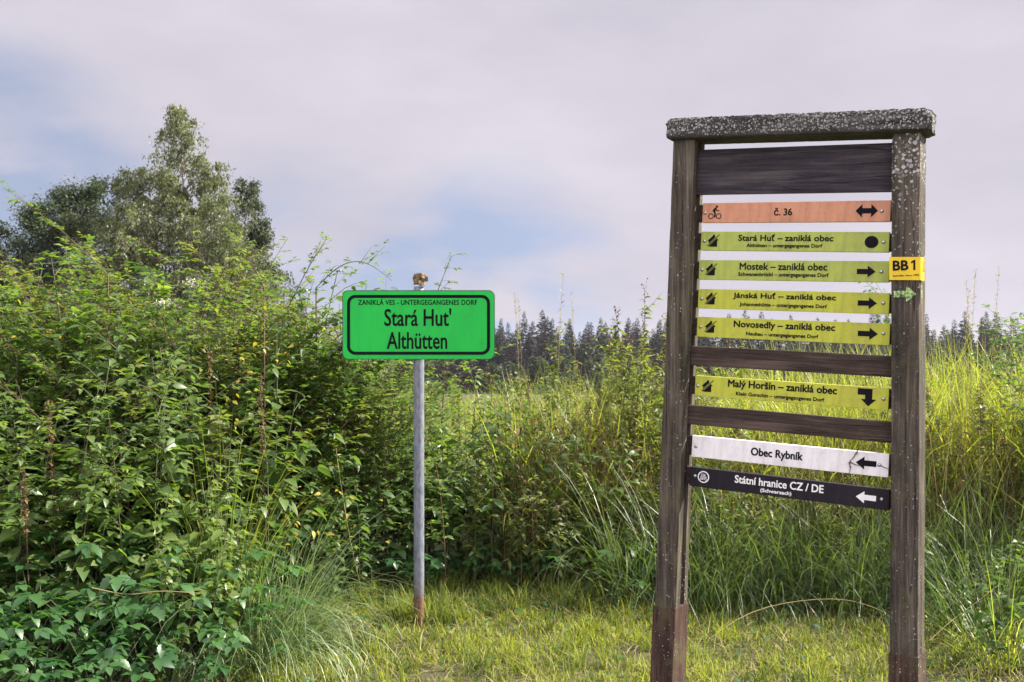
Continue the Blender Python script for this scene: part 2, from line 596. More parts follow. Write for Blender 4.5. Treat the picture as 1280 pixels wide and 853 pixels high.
def tube(geo, pts, r0, r1, sides=5, tint=0.5):
    pts = np.asarray(pts, dtype=float)
    n = len(pts)
    tan = np.gradient(pts, axis=0)
    tan /= np.linalg.norm(tan, axis=1)[:, None] + 1e-9
    up = np.where(np.abs(tan[:, 2:3]) > 0.9, np.array([[1.0, 0, 0]]), np.array([[0, 0, 1.0]]))
    a = np.cross(tan, up)
    a /= np.linalg.norm(a, axis=1)[:, None] + 1e-9
    b = np.cross(tan, a)
    rad = np.linspace(r0, r1, n) if np.isscalar(r0) else np.asarray(r0)
    ang = np.arange(sides) / sides * 2 * math.pi
    V = pts[:, None, :] + rad[:, None, None] * (np.cos(ang)[None, :, None] * a[:, None, :] + np.sin(ang)[None, :, None] * b[:, None, :])
    F = []
    for i in range(n - 1):
        for j in range(sides):
            k = (j + 1) % sides
            F.append((i * sides + j, i * sides + k, (i + 1) * sides + k, (i + 1) * sides + j))
    geo.add(V.reshape(-1, 3), F, tint)


def blades(geo, base, az, h, lean, width, tint, seg=4, curl=1.0):
    """grass blades as tapering bent ribbons, all at once"""
    base = np.asarray(base, dtype=float)
    m = len(base)
    az, h, lean, width, tint, curl = [np.broadcast_to(np.asarray(q, dtype=float), (m,)) for q in (az, h, lean, width, tint, curl)]
    d = np.stack([np.cos(az), np.sin(az), np.zeros(m)], -1)
    tw = rng.uniform(-0.9, 0.9, m)
    s = np.stack([-np.sin(az + tw), np.cos(az + tw), np.zeros(m)], -1)
    rows = []
    p = base.copy()
    th = lean * 0.35
    L = h / seg
    for i in range(seg + 1):
        t = i / seg
        w = width * (1 - t ** 2.2) * 0.5 + 0.0002
        rows += [p - s * w[:, None], p + s * w[:, None]]
        p = p + (d * np.sin(th)[:, None] + np.array([[0, 0, 1.0]]) * np.cos(th)[:, None]) * L[:, None]
        th = np.minimum(th + lean * curl * (1.2 / seg) * (0.4 + t * 1.8), 2.75)
    VV = np.stack(rows, 1)
    F = [(2 * i, 2 * i + 1, 2 * i + 3, 2 * i + 2) for i in range(seg)]
    geo.many(VV, np.array(F), tint)


def bevel_box(x0, x1, y0, y1, z0, z1, b=0.004):
    """box with chamfered edges: verts, faces (local)"""
    import bmesh
    bm = bmesh.new()
    bmesh.ops.create_cube(bm, size=1.0)
    for v in bm.verts:
        v.co = ((x0 + x1) / 2 + v.co.x * (x1 - x0), (y0 + y1) / 2 + v.co.y * (y1 - y0), (z0 + z1) / 2 + v.co.z * (z1 - z0))
    if b > 0:
        bmesh.ops.bevel(bm, geom=bm.edges[:], offset=b, segments=2, profile=0.6, affect='EDGES')
    bm.verts.index_update()
    V = [tuple(v.co) for v in bm.verts]
    F = [[v.index for v in f.verts] for f in bm.faces]
    bm.free()
    return V, F


def terrain_z(x, y):
    """gentle verge, then a meadow falling away to the valley with the far wood"""
    d = np.hypot(x, y)
    t = np.clip((d - 22) / 170.0, 0, 1)
    z = -14.5 * t * t * (3 - 2 * t)
    left = np.clip((-x - 2) / 60.0, 0, 1)
    z = z * (1 - 0.5 * left * np.clip(1 - d / 150, 0, 1))
    return z + 0.02 * np.sin(x * 1.7 + y * 0.9) * np.clip((d - 7) / 3, 0, 1)


# ------------------------------------------------------------------ setting: ground
def build_ground():
    r = np.concatenate([np.linspace(0.0, 12, 40), np.geomspace(12.5, 1500, 70)])
    na = 96
    V = [(0.0, 0.0, float(terrain_z(0, 0)))]
    for rr in r[1:]:
        for k in range(na):
            x, y = rr * math.cos(2 * math.pi * k / na), rr * math.sin(2 * math.pi * k / na)
            V.append((x, y, float(terrain_z(x, y))))
    F = [(0, 1 + k, 1 + (k + 1) % na) for k in range(na)]
    for i in range(len(r) - 2):
        for k in range(na):
            a, b = 1 + i * na + k, 1 + i * na + (k + 1) % na
            F.append((a, a + na, b + na, b))
    o = mesh_obj('ground', V, F, M['ground'], smooth=True)
    tag(o, 'grassy verge and falling meadow floor under all the plants', 'ground', kind='structure')


build_ground()

# ------------------------------------------------------------------ the wooden guidepost frame
FR_A = R(28.5)
FR_LOC = (1.408 - 0.42 * math.cos(FR_A), 3.85 + 0.42 * math.sin(FR_A), 0.0)
frame = thing('wooden_guidepost', 'tall dark timber frame guidepost carrying a ladder of coloured direction boards', 'guidepost', FR_LOC, -FR_A)
SX = 0.42      # shift from right-post coordinates to the frame's own origin


def post(name, xb, xt, w, d, ztop, mat, groove_side, label, twist):
    """post with a groove down its inner side; slightly leaning, edges worn"""
    e = 0.006
    g0, g1, gd = 0.050, 0.092, 0.016
    outline = [(-w / 2 + e, 0), (w / 2 - e, 0), (w / 2, e), (w / 2, d - e), (w / 2 - e, d), (-w / 2 + e, d), (-w / 2, d - e), (-w / 2, e)]
    if groove_side > 0:
        outline = outline[:3] + [(w / 2, g0), (w / 2 - gd, g0), (w / 2 - gd, g1), (w / 2, g1)] + outline[3:]
    else:
        outline = outline[:7] + [(-w / 2, g1), (-w / 2 + gd, g1), (-w / 2 + gd, g0), (-w / 2, g0)] + outline[7:]
    n = len(outline)
    rings = 40
    V, F = [], []
    rr = np.random.default_rng(3 + groove_side)
    ph = rr.uniform(0, 6, 4)
    for i in range(rings):
        t = i / (rings - 1)
        z = -0.35 + (ztop + 0.35) * t
        cx = xb + (xt - xb) * (z / ztop) + 0.0012 * math.sin(z * 5 + ph[0])
        tw = R(twist[0] + (twist[1] - twist[0]) * max(0, t))
        for (x, y) in outline:
            y -= d / 2
            x, y = x * math.cos(tw) + y * math.sin(tw), -x * math.sin(tw) + y * math.cos(tw) + d / 2
            V.append((cx + x + rr.normal(0, 0.0005), y + 0.001 * math.sin(z * 4 + ph[1]) + rr.normal(0, 0.0005), z))
    for i in range(rings - 1):
        for j in range(n):
            k = (j + 1) % n
            F.append((i * n + j, i * n + k, (i + 1) * n + k, (i + 1) * n + j))
    F.append(tuple(range((rings - 1) * n, rings * n)))
    F.append(tuple(reversed(range(n))))
    o = mesh_obj(name, V, F, mat, frame)
    o['label'] = label
    return o


LP_B, LP_T = (-0.952 + 0.046) + SX, (-0.803) + SX        # centre of the left post at ground and top
RP_B, RP_T = (-0.004 + 0.047) + SX, 0.050 + SX
post_l = post('post', LP_B, LP_T, 0.092, 0.13, 2.44, M['post_left'], 1, 'leaning post with only a few pale lichen specks', (5.0, 1.0))
post_r = post('post', RP_B, RP_T, 0.098, 0.13, 2.40, M['post_right'], -1, 'post with pale lichen rosettes crowded near its top', (4.5, 3.0))

# darker, slightly thicker feet of the posts
for xb, xt, zt, w, root in ((LP_B, LP_T, 0.505, 0.100, post_l), (RP_B, RP_T, 0.440, 0.106, post_r)):
    slope = (xt - xb) / 2.42
    V, F = bevel_box(-w / 2, w / 2, -0.004, 0.134, -0.30, zt, 0.003)
    tw = R(4.7)
    V = [(x * math.cos(tw) + (y - 0.065) * math.sin(tw), -x * math.sin(tw) + (y - 0.065) * math.cos(tw) + 0.065, z) for x, y, z in V]
    V = [(x + xb + slope * z, y, z + (0.006 * math.sin(x * 60) if z > 0.3 else 0)) for x, y, z in V]
    o = mesh_obj('post_foot', V, F, M['foot'], root)
    o['label'] = 'reddish brown damp foot of the post'


def cross_beam():
    n, x0, x1 = 150, -0.875 + SX, 0.135 + SX
    L = x1 - x0
    prof = []
    hw, hh = 0.088, 0.0445
    for t in np.linspace(0, 1, 40, endpoint=False):
        a = 2 * math.pi * t
        c, s = math.cos(a), math.sin(a)
        pw = 0.30
        prof.append((math.copysign(abs(c) ** pw, c) * hw, math.copysign(abs(s) ** pw, s) * hh))
    k = len(prof)
    rr = np.random.default_rng(11)
    V, F = [], []
    nz_ = rr.normal(0, 1, (n, k))
    sm = (nz_ + np.roll(nz_, 1, 1) + np.roll(nz_, 1, 0) + np.roll(nz_, -1, 0)) / 4
    for i in range(n):
        x = x0 + L * i / (n - 1)
        endr = min(1.0, 0.82 + min(i, n - 1 - i) * 0.06)
        for j, (y, z) in enumerate(prof):
            lichen = 1.0 if z > -0.02 else 0.25
            dsp = 1 + sm[i, j] * 0.040 * lichen
            V.append((x + (rr.normal(0, 0.004) if i in (0, n - 1) else 0), y * dsp * endr, z * dsp * endr))
    for i in range(n - 1):
        for j in range(k):
            m = (j + 1) % k
            F.append((i * k + j, (i + 1) * k + j, (i + 1) * k + m, i * k + m))
    F.append(tuple(range(k)))
    F.append(tuple(reversed(range((n - 1) * k, n * k))))
    o = mesh_obj('crossbeam', V, F, M['beam'], frame)
    zc = (2.514 + 2.429 + 2.46 + 2.355) / 4 - 0.004
    xc = (x0 + x1) / 2
    for v in o.data.vertices:
        v.co.x -= xc
    o.location = (xc, 0.058, zc)
    o.rotation_euler = (0, math.atan2(0.064, 1.015), 0)
    o['label'] = 'top beam crusted with grey lichen'
    return o


cross_beam()


def board_axes(q):
    """q = (TL, TR, BL, BR) in right-post coordinates -> centre, length, height, tilt"""
    (a, b, c, d) = q
    l0 = ((a[0] + c[0]) / 2 + SX, (a[1] + c[1]) / 2)
    r0 = ((b[0] + d[0]) / 2 + SX, (b[1] + d[1]) / 2)
    L = math.hypot(r0[0] - l0[0], r0[1] - l0[1])
    h = ((a[1] - c[1]) + (b[1] - d[1])) / 2
    return ((l0[0] + r0[0]) / 2, (l0[1] + r0[1]) / 2), L, h, math.atan2(r0[1] - l0[1], r0[0] - l0[0])


Q_FRONT = 0.056


def wood_board(name, q, mat, label, th=0.026, reach=0.012):
    (cx, cz), L, h, tilt = board_axes(q)
    V, F = bevel_box(-L / 2 - reach, L / 2 + reach, 0, th, -h / 2, h / 2, 0.003)
    o = mesh_obj(name, V, F, mat, frame)
    o.location = (cx, Q_FRONT, cz)
    o.rotation_euler = (0, -tilt, 0)
    if label:
        o['label'] = label
    return o


def text_mesh(name, body, width, height, mat, parent, at, shear=0.0, bold=0.0, spacing=1.0):
    """flat lettering fitted into width x height, centred at (u, v) on its parent's face"""
    cu = bpy.data.curves.new(name, 'FONT')
    cu.body = body
    cu.align_x = 'CENTER'
    cu.align_y = 'CENTER'
    cu.size = 1.0
    cu.space_character = spacing
    cu.resolution_u = 3
    cu.shear = shear
    tmp = bpy.data.objects.new('lettering_tmp', cu)
    COL.objects.link(tmp)
    dg = bpy.context.evaluated_depsgraph_get()
    me = bpy.data.meshes.new_from_object(tmp.evaluated_get(dg))
    bpy.data.objects.remove(tmp)
    co = np.zeros(len(me.vertices) * 3)
    me.vertices.foreach_get('co', co)
    co = co.reshape(-1, 3)
    mn, mxx = co.min(0), co.max(0)
    u = (co[:, 0] - (mn[0] + mxx[0]) / 2) / (mxx[0] - mn[0]) * width
    v = (co[:, 1] - (mn[1] + mxx[1]) / 2) / (mxx[1] - mn[1]) * height
    base_f = [tuple(p.vertices) for p in me.polygons]
    n = len(u)
    bpy.data.meshes.remove(me)
    e = bold * height
    sh = [(0, 0)] + ([(e, 0), (-e, 0), (0, e), (0, -e), (.7 * e, .7 * e), (-.7 * e, .7 * e), (.7 * e, -.7 * e), (-.7 * e, -.7 * e)] if bold else [])
    V, F = [], []
    for i, (du, dv) in enumerate(sh):          # strokes thickened by nested passes, each a hair in front of the last
        V.append(np.stack([u + at[0] + du, np.full(n, at[2] - 0.00004 * i), v + at[1] + dv], -1))
        F += [tuple(i * n + k for k in f) for f in base_f]
    return mesh_obj(name, np.concatenate(V), F, mat, parent)


def flat(name, polys, mat, parent, y):
    V, F = [], []
    for p in polys:
        F.append(tuple(range(len(V), len(V) + len(p))))
        V += [(x, y, z) for x, z in p]
    return mesh_obj(name, V, F, mat, parent)


def arrow_poly(cx, cz, w, h, kind):
    if kind == 'right':
        p = [(-.5, -.22), (.08, -.22), (.08, -.5), (.5, 0), (.08, .5), (.08, .22), (-.5, .22)]
    elif kind == 'left':
        p = [(.5, -.22), (.5, .22), (-.08, .22), (-.08, .5), (-.5, 0), (-.08, -.5), (-.08, -.22)]
    elif kind == 'both':
        p = [(-.5, 0), (-.2, -.5), (-.2, -.2), (.2, -.2), (.2, -.5), (.5, 0), (.2, .5), (.2, .2), (-.2, .2), (-.2, .5)]
    elif kind == 'down':
        p = [(-.5, .5), (.28, .5), (.28, -.10), (.5, -.10), (.08, -.5), (-.32, -.10), (-.10, -.10), (-.10, .14), (-.5, .14)]
    else:
        p = [(.5 * math.cos(a), .5 * math.sin(a)) for a in np.linspace(0, 2 * math.pi, 28, endpoint=False)]
    return [(cx + x * w, cz + z * h) for x, z in p]


def house_polys(cx, cz, s):
    """house struck through by a diagonal bar, cut into the two pieces beside the bar, plus the bar"""
    h = [(-.36, -.5), (.36, -.5), (.36, .02), (.5, .02), (.14, .36), (.14, .5), (-.02, .5), (-.02, .42), (-.5, -.02), (-.36, -.02)]

    def clip(poly, a, b, c):
        out = []
        for i in range(len(poly)):
            p, q = poly[i], poly[(i + 1) % len(poly)]
            dp, dq = a * p[0] + b * p[1] - c, a * q[0] + b * q[1] - c
            if dp >= 0:
                out.append(p)
            if dp * dq < 0:
                t = dp / (dp - dq)
                out.append((p[0] + t * (q[0] - p[0]), p[1] + t * (q[1] - p[1])))
        return out
    n = (math.sin(R(44)), -math.cos(R(44)))
    lo = clip(h, n[0], n[1], 0.075)
    up = clip(h, -n[0], -n[1], 0.075)
    d = (math.cos(R(44)), math.sin(R(44)))
    bar = [(-.66 * d[0] - 0.030 * n[0], -.66 * d[1] - 0.030 * n[1]), (-.66 * d[0] + 0.030 * n[0], -.66 * d[1] + 0.030 * n[1]),
           (.74 * d[0] + 0.030 * n[0], .74 * d[1] + 0.030 * n[1]), (.74 * d[0] - 0.030 * n[0], .74 * d[1] - 0.030 * n[1])]
    return [[(cx + x * s, cz + z * s) for x, z in p] for p in (lo, up, bar) if len(p) > 2]


def ring_polys(cx, cz, r0, r1, n=28):
    out = []
    for i in range(n):
        a, b = 2 * math.pi * i / n, 2 * math.pi * (i + 1) / n
        out.append([(cx + r0 * math.cos(a), cz + r0 * math.sin(a)), (cx + r1 * math.cos(a), cz + r1 * math.sin(a)),
                    (cx + r1 * math.cos(b), cz + r1 * math.sin(b)), (cx + r0 * math.cos(b), cz + r0 * math.sin(b))])
    return out


def line_poly(a, b, w):
    d = np.array(b) - np.array(a)
    d = d / (np.linalg.norm(d) + 1e-9)
    n = np.array((-d[1], d[0])) * w / 2
    return [tuple(np.array(a) - n), tuple(np.array(b) - n), tuple(np.array(b) + n), tuple(np.array(a) + n)]


def screw(parent, u, v, r=0.0075):
    V, F = [(0, 0, 0)], []
    rings = [(1.0, 0.0), (0.92, 0.35), (0.65, 0.75), (0.3, 0.95)]
    n = 14
    V = []
    for rr_, hh_ in rings:
        for k in range(n):
            a = 2 * math.pi * k / n
            V.append((u + r * rr_ * math.cos(a), -0.0045 * hh_ - 0.0002, v + r * rr_ * math.sin(a)))
    V.append((u, -0.0046, v))
    for i in range(len(rings) - 1):
        for k in range(n):
            m = (k + 1) % n
            F.append((i * n + k, i * n + m, (i + 1) * n + m, (i + 1) * n + k))
    for k in range(n):
        F.append(((len(rings) - 1) * n + k, (len(rings) - 1) * n + (k + 1) % n, len(V) - 1))
    return mesh_obj('screw', V, F, M['steel'], parent, smooth=True)


def sign_board(q, px, mat, label, title, sub, arrow, screws, ink='print_black', house=None, extra=None):
    """px: the plate's own ruler, left and right ends; marks are given on that ruler"""
    (cx, cz), L, h, tilt = board_axes(q)
    V, F = bevel_box(-L / 2, L / 2, 0, 0.022, -h / 2, h / 2, 0.002)
    o = mesh_obj('direction_board', V, F, mat, frame)
    o.location = (cx, Q_FRONT - 0.001, cz)
    o.rotation_euler = (0, -tilt, 0)
    o['label'] = label
    # perspective-true ruler along the board: near end is on the right
    k = 1.0872

    def U(p):
        t = (p - px[0]) / (px[1] - px[0])
        return (t / (k + t * (1 - k)) - 0.5) * L     # left end is farther
    y = -0.0012
    if title:
        a, b, vc, vh = title[1:]
        text_mesh('lettering', title[0], U(b) - U(a), vh * h, M[ink], o, ((U(a) + U(b)) / 2, vc * h, y), bold=0.032)
    if sub:
        a, b, vc, vh = sub[1:]
        text_mesh('small_lettering', sub[0], U(b) - U(a), vh * h, M[ink], o, ((U(a) + U(b)) / 2, vc * h, y), bold=0.035)
    if arrow:
        kind, a, b, vc, vh = arrow
        flat('arrow' if kind != 'dot' else 'round_spot', [arrow_poly((U(a) + U(b)) / 2, vc * h, U(b) - U(a), vh * h, kind)], M[ink], o, y)
    if house:
        flat('pictogram', house_polys((U(house[0]) + U(house[1])) / 2, 0.02 * h, (U(house[1]) - U(house[0])) * 1.02), M[ink], o, y)
    if extra:
        extra(o, U, h, y)
    for s, v in screws:
        screw(o, U(s), v * h)
    # slotted batten behind the plate, seen as a dark line at its ends
    V, F = bevel_box(-L / 2 - 0.022, L / 2 + 0.022, 0.0235, 0.034, -h / 2 + 0.004, h / 2 - 0.004, 0.001)
    mesh_obj('batten', V, F, M['rail'], o)
    return o


def bicycle(o, U, h, y):
    cx0, w = U(888), U(906.5) - U(888)
    P = lambda a, b: (cx0 + a * w, (b - 0.5) * 0.66 * h)
    s = w
    polys = ring_polys(*P(.20, .24), .155 * s, .215 * s, 22) + ring_polys(*P(.80, .24), .155 * s, .215 * s, 22)
    for a, b, t in (((.44, .62), (.52, .42), .13), ((.52, .42), (.49, .14), .11), ((.36, .60), (.58, .86), .17), ((.56, .80), (.66, .64), .07), ((.64, .65), (.84, .66), .06)):
        polys.append(line_poly(P(*a), P(*b), t * s))
    polys.append([(P(.64, .97)[0] + .085 * s * math.cos(t), P(.64, .97)[1] + .085 * s * math.sin(t)) for t in np.linspace(0, 2 * math.pi, 14, endpoint=False)])
    # lift each overlapping piece a hair
    V, F = [], []
    for i, p in enumerate(polys):
        F.append(tuple(range(len(V), len(V) + len(p))))
        V += [(x, y - 0.00006 * max(0, i - 43), z) for x, z in p]
    mesh_obj('pictogram', V, F, M['print_black'], o)


def emblem(o, U, h, y):
    cx, r = (U(875) + U(891.5)) / 2, (U(891.5) - U(875)) / 2
    cz = 0.05 * h
    flat('emblem_ring', ring_polys(cx, cz, r * 0.82, r * 1.0, 30), M['print_white'], o, y)
    flat('emblem_bar', [line_poly((cx - r * .55, cz - r * .02), (cx + r * .55, cz - r * .02), r * .10)], M['print_white'], o, y)
    text_mesh('emblem_lettering', 'CGL', r * 0.85, r * 0.40, M['print_white'], o, (cx, cz + r * .33, y), bold=0.03)
    text_mesh('emblem_lettering', 'EETJ', r * 1.05, r * 0.40, M['print_white'], o, (cx, cz - r * .38, y), bold=0.03)


def tendril(o, U, h, y):
    """rust coloured crack with a dried stem across the white board"""
    g = Geo()
    P = lambda p, v: (U(p), y - 0.002, v * h)
    for pts in ([P(1077, .52), P(1073, .22), P(1069, .02), P(1070, -.28), P(1069, -.52)], [P(1069, .02), P(1075, -.08), P(1082, -.12)]):
        tube(g, pts, 0.0022, 0.0010, 5)
    for p, v, r in ((1069, .0, .006), (1070.5, -.18, .005), (1076, .45, .005)):
        place_leaves(g, LEAF1, [P(p, v)] * 4, rng.uniform(0, 6, 4), rng.uniform(-1, 1, 4), r * 1.7, 0, 0.4)
    g.build('dried_stem', M['leaf_dry'], o)
    g = Geo()
    tube(g, [P(1102, .0), P(1107, -.08), P(1111, -.12)], 0.0018, 0.0010, 5)
    g.build('rust_trail', M['leaf_dry'], o)


def lab(s):
    return s


HOUSE_D = 'Dorf'
wood_board('top_plank', ((-0.757, 2.382), (-0.009, 2.346), (-0.757, 2.202), (-0.009, 2.160)), M['plank'], 'wide blank dark plank under the beam')
wood_board('rail', ((-0.784, 1.579), (-0.013, 1.544), (-0.786, 1.5), (-0.013, 1.463)), M['rail'], 'bare brown rail under the Novosedly board')
wood_board('rail', ((-0.796, 1.338), (-0.013, 1.295), (-0.798, 1.256), (-0.013, 1.217)), M['rail'], 'bare brown rail under the bent arrow board')
sign_board(((-0.744, 2.165), (-0.014, 2.128), (-0.747, 2.083), (-0.014, 2.049)), (879, 1113.5), M['sign_orange'], 'orange board with cyclist and double arrow',
           ('č. 36', 978, 1000.5, 0.02, 0.36), None, ('both', 1075.5, 1100, 0.02, 0.62), ((883, 0.0), (1104, 0.0)), extra=bicycle)
sign_board(((-0.75, 2.05), (-0.019, 2.008), (-0.754, 1.969), (-0.019, 1.935)), (877, 1112), M['sign_green'], 'yellow green board with a round black spot',
           ('Stará Huť – zaniklá obec', 930.5, 1050, 0.20, 0.35), ('Althütten – untergegangenes Dorf', 942, 1037.5, -0.235, 0.23), ('dot', 1085.5, 1100.5, 0.0, 0.60), ((882.3, 0.0), (1106, 0.0)), house=(886.6, 903))
sign_board(((-0.759, 1.933), (-0.019, 1.899), (-0.762, 1.851), (-0.019, 1.821)), (874.5, 1112), M['sign_green'], 'yellow green board beside the yellow marker plate',
           ('Mostek – zaniklá obec', 932.5, 1043, 0.20, 0.34), ('Schwanenbrückl – untergegangenes Dorf', 931, 1045, -0.22, 0.23), ('right', 1077, 1097.5, 0.0, 0.56), ((879.5, 0.0), (1103.5, 0.0)), house=(884, 900))
sign_board(((-0.762, 1.815), (-0.019, 1.779), (-0.766, 1.733), (-0.019, 1.701)), (873.5, 1112), M['sign_yellow'], 'yellow green board reading Jánská Huť',
           ('Jánská Huť – zaniklá obec', 923.7, 1053, 0.20, 0.37), ('Johanneshütte – untergegangenes Dorf', 933, 1043, -0.24, 0.22), ('right', 1078, 1099, 0.0, 0.56), ((879, 0.0), (1105.5, 0.02)), house=(884, 900))
sign_board(((-0.767, 1.7), (-0.017, 1.665), (-0.771, 1.618), (-0.017, 1.583)), (872, 1112.5), M['sign_yellow'], 'yellow green board reading Novosedly',
           ('Novosedly – zaniklá obec', 924.7, 1052, 0.17, 0.40), ('Neubau – untergegangenes Dorf', 942, 1033, -0.26, 0.22), ('right', 1078, 1100, 0.0, 0.56), ((877.5, 0.0), (1105.5, 0.04)), house=(883.5, 899.5))
sign_board(((-0.774, 1.46), (-0.021, 1.421), (-0.781, 1.375), (-0.021, 1.34)), (870, 1111), M['sign_yellow'], 'yellow board with a bent arrow pointing down',
           ('Malý Horšín – zaniklá obec', 917.5, 1054, 0.18, 0.44), ('Klein Gorschin – untergegangenes Dorf', 929, 1040, -0.265, 0.22), ('down', 1077.5, 1098, 0.02, 0.80), ((874.5, 0.0), (1105.5, 0.0)), house=(880, 896))
sign_board(((-0.788, 1.213), (-0.021, 1.174), (-0.793, 1.124), (-0.021, 1.087)), (866, 1111), M['sign_white'], 'dirty white board with a black arrow pointing left',
           ('Obec Rybník', 949, 1014, -0.02, 0.46), None, ('left', 1075.5, 1098, 0.02, 0.56), ((872, 0.0), (1101, 0.0)), extra=tendril)
sign_board(((-0.798, 1.085), (-0.019, 1.039), (-0.802, 1.002), (-0.019, 0.964)), (863, 1112), M['sign_black'], 'black board with white lettering and ring emblem',
           ('Státní hranice CZ / DE', 927.5, 1039, 0.15, 0.38), ('(Schwarzach)', 962, 1001, -0.285, 0.22), ('left', 1076, 1098, 0.0, 0.58), ((870.8, 0.05), (1104, 0.0)), ink='print_white', extra=emblem)

# yellow marker plate bent round the right post
def marker():
    zt, zb = 1.911, 1.826
    x0, x1 = -0.010 + SX, 0.1015 + SX
    th = 0.002
    pth = [(x0, -0.006), (x1 - 0.004, -0.006), (x1, -0.001), (x1 + 0.004, 0.045)]
    V, F = [], []
    for (x, y) in pth:
        V += [(x, y, zt), (x, y, zb)]
    nrm = [(0, th), (0, th), (-th, th), (-th, 0)]
    for (x, y), (dx, dy) in zip(pth, nrm):
        V += [(x + dx, y + dy, zt), (x + dx, y + dy, zb)]
    for i in range(3):
        a = 2 * i
        F += [(a, a + 1, a + 3, a + 2), (8 + a, 8 + a + 2, 8 + a + 3, 8 + a + 1), (a, a + 2, 8 + a + 2, 8 + a), (a + 1, 8 + a + 1, 8 + a + 3, a + 3)]
    F += [(0, 8, 9, 1), (6, 7, 15, 14)]
    o = mesh_obj('marker_plate', V, F, M['bb_yellow'], post_r)
    # sits level with the boards: tilt a little
    for v in o.data.vertices:
        v.co.z += -0.004 * (v.co.x - x0) / (x1 - x0)
    o['label'] = 'yellow plate bent round the post edge'
    zc = (zt + zb) / 2
    hh = zt - zb
    text_mesh('lettering', 'BB', 0.052, 0.034, M['print_black'], o, (x0 + 0.040, zc + 0.010, -0.0075), bold=0.045)
    flat('lettering', [[(x0 + a, zc + 0.010 + b) for a, b in ((.084, -.0185), (.091, -.0185), (.091, .0185), (.0865, .0185), (.076, .0125), (.076, .0065), (.084, .0098))]], M['print_black'], o, -0.0075)
    text_mesh('small_lettering', 'Baník Bělá - Rakov', 0.066, 0.0050, M['print_black'], o, (x0 + 0.047, zc - 0.0275, -0.0075), bold=0.05)
    text_mesh('small_lettering', '1992', 0.018, 0.0055, M['print_black'], o, (x0 + 0.094, zc - 0.0270, -0.0075), bold=0.05)
    side = text_mesh('side_lettering', '800', 0.040, 0.014, M['print_black'], o, (0, 0, 0), bold=0.04)
    for v in side.data.vertices:
        u, w = v.co.x, v.co.z
        v.co = (x1 + 0.0025 + 0.004 * ((w + 0.02) / 0.05), 0.020 + w, zc + 0.005 + u)
    ap = [(-.5, -.20), (.05, -.20), (.05, -.5), (.5, 0), (.05, .5), (.05, .20), (-.5, .20)]
    ax, az, aw, ah = 0.045 + SX, 1.773, 0.078, 0.060
    rr = np.random.default_rng(5)
    pts = []
    for i in range(len(ap)):
        p, q = np.array(ap[i]), np.array(ap[(i + 1) % len(ap)])
        for t in np.linspace(0, 1, 8, endpoint=False):
            c = p + t * (q - p) + rr.normal(0, 0.012, 2)
            pts.append((ax + c[0] * aw, az + c[1] * ah))
    flat('arrow_mark', [pts], M['arrow_paint'], post_r, -0.0035)['label'] = 'flaking pale green painted arrow'
    yz = [(0.016 + 0.010 * math.cos(t) * (1 + 0.2 * math.sin(3 * t)), az - 0.0 + 0.034 * math.sin(t)) for t in np.linspace(0, 2 * math.pi, 18, endpoint=False)]
    mesh_obj('paint_patch', [(x1 - 0.001, a, b) for a, b in yz], [tuple(range(18))], M['arrow_paint'], post_r)


marker()

# ------------------------------------------------------------------ green village sign
VS = (-0.522, 5.80, 0.0)
vsign = thing('village_sign', 'bright green plate with rounded corners on a single thin grey pole', 'sign', VS)


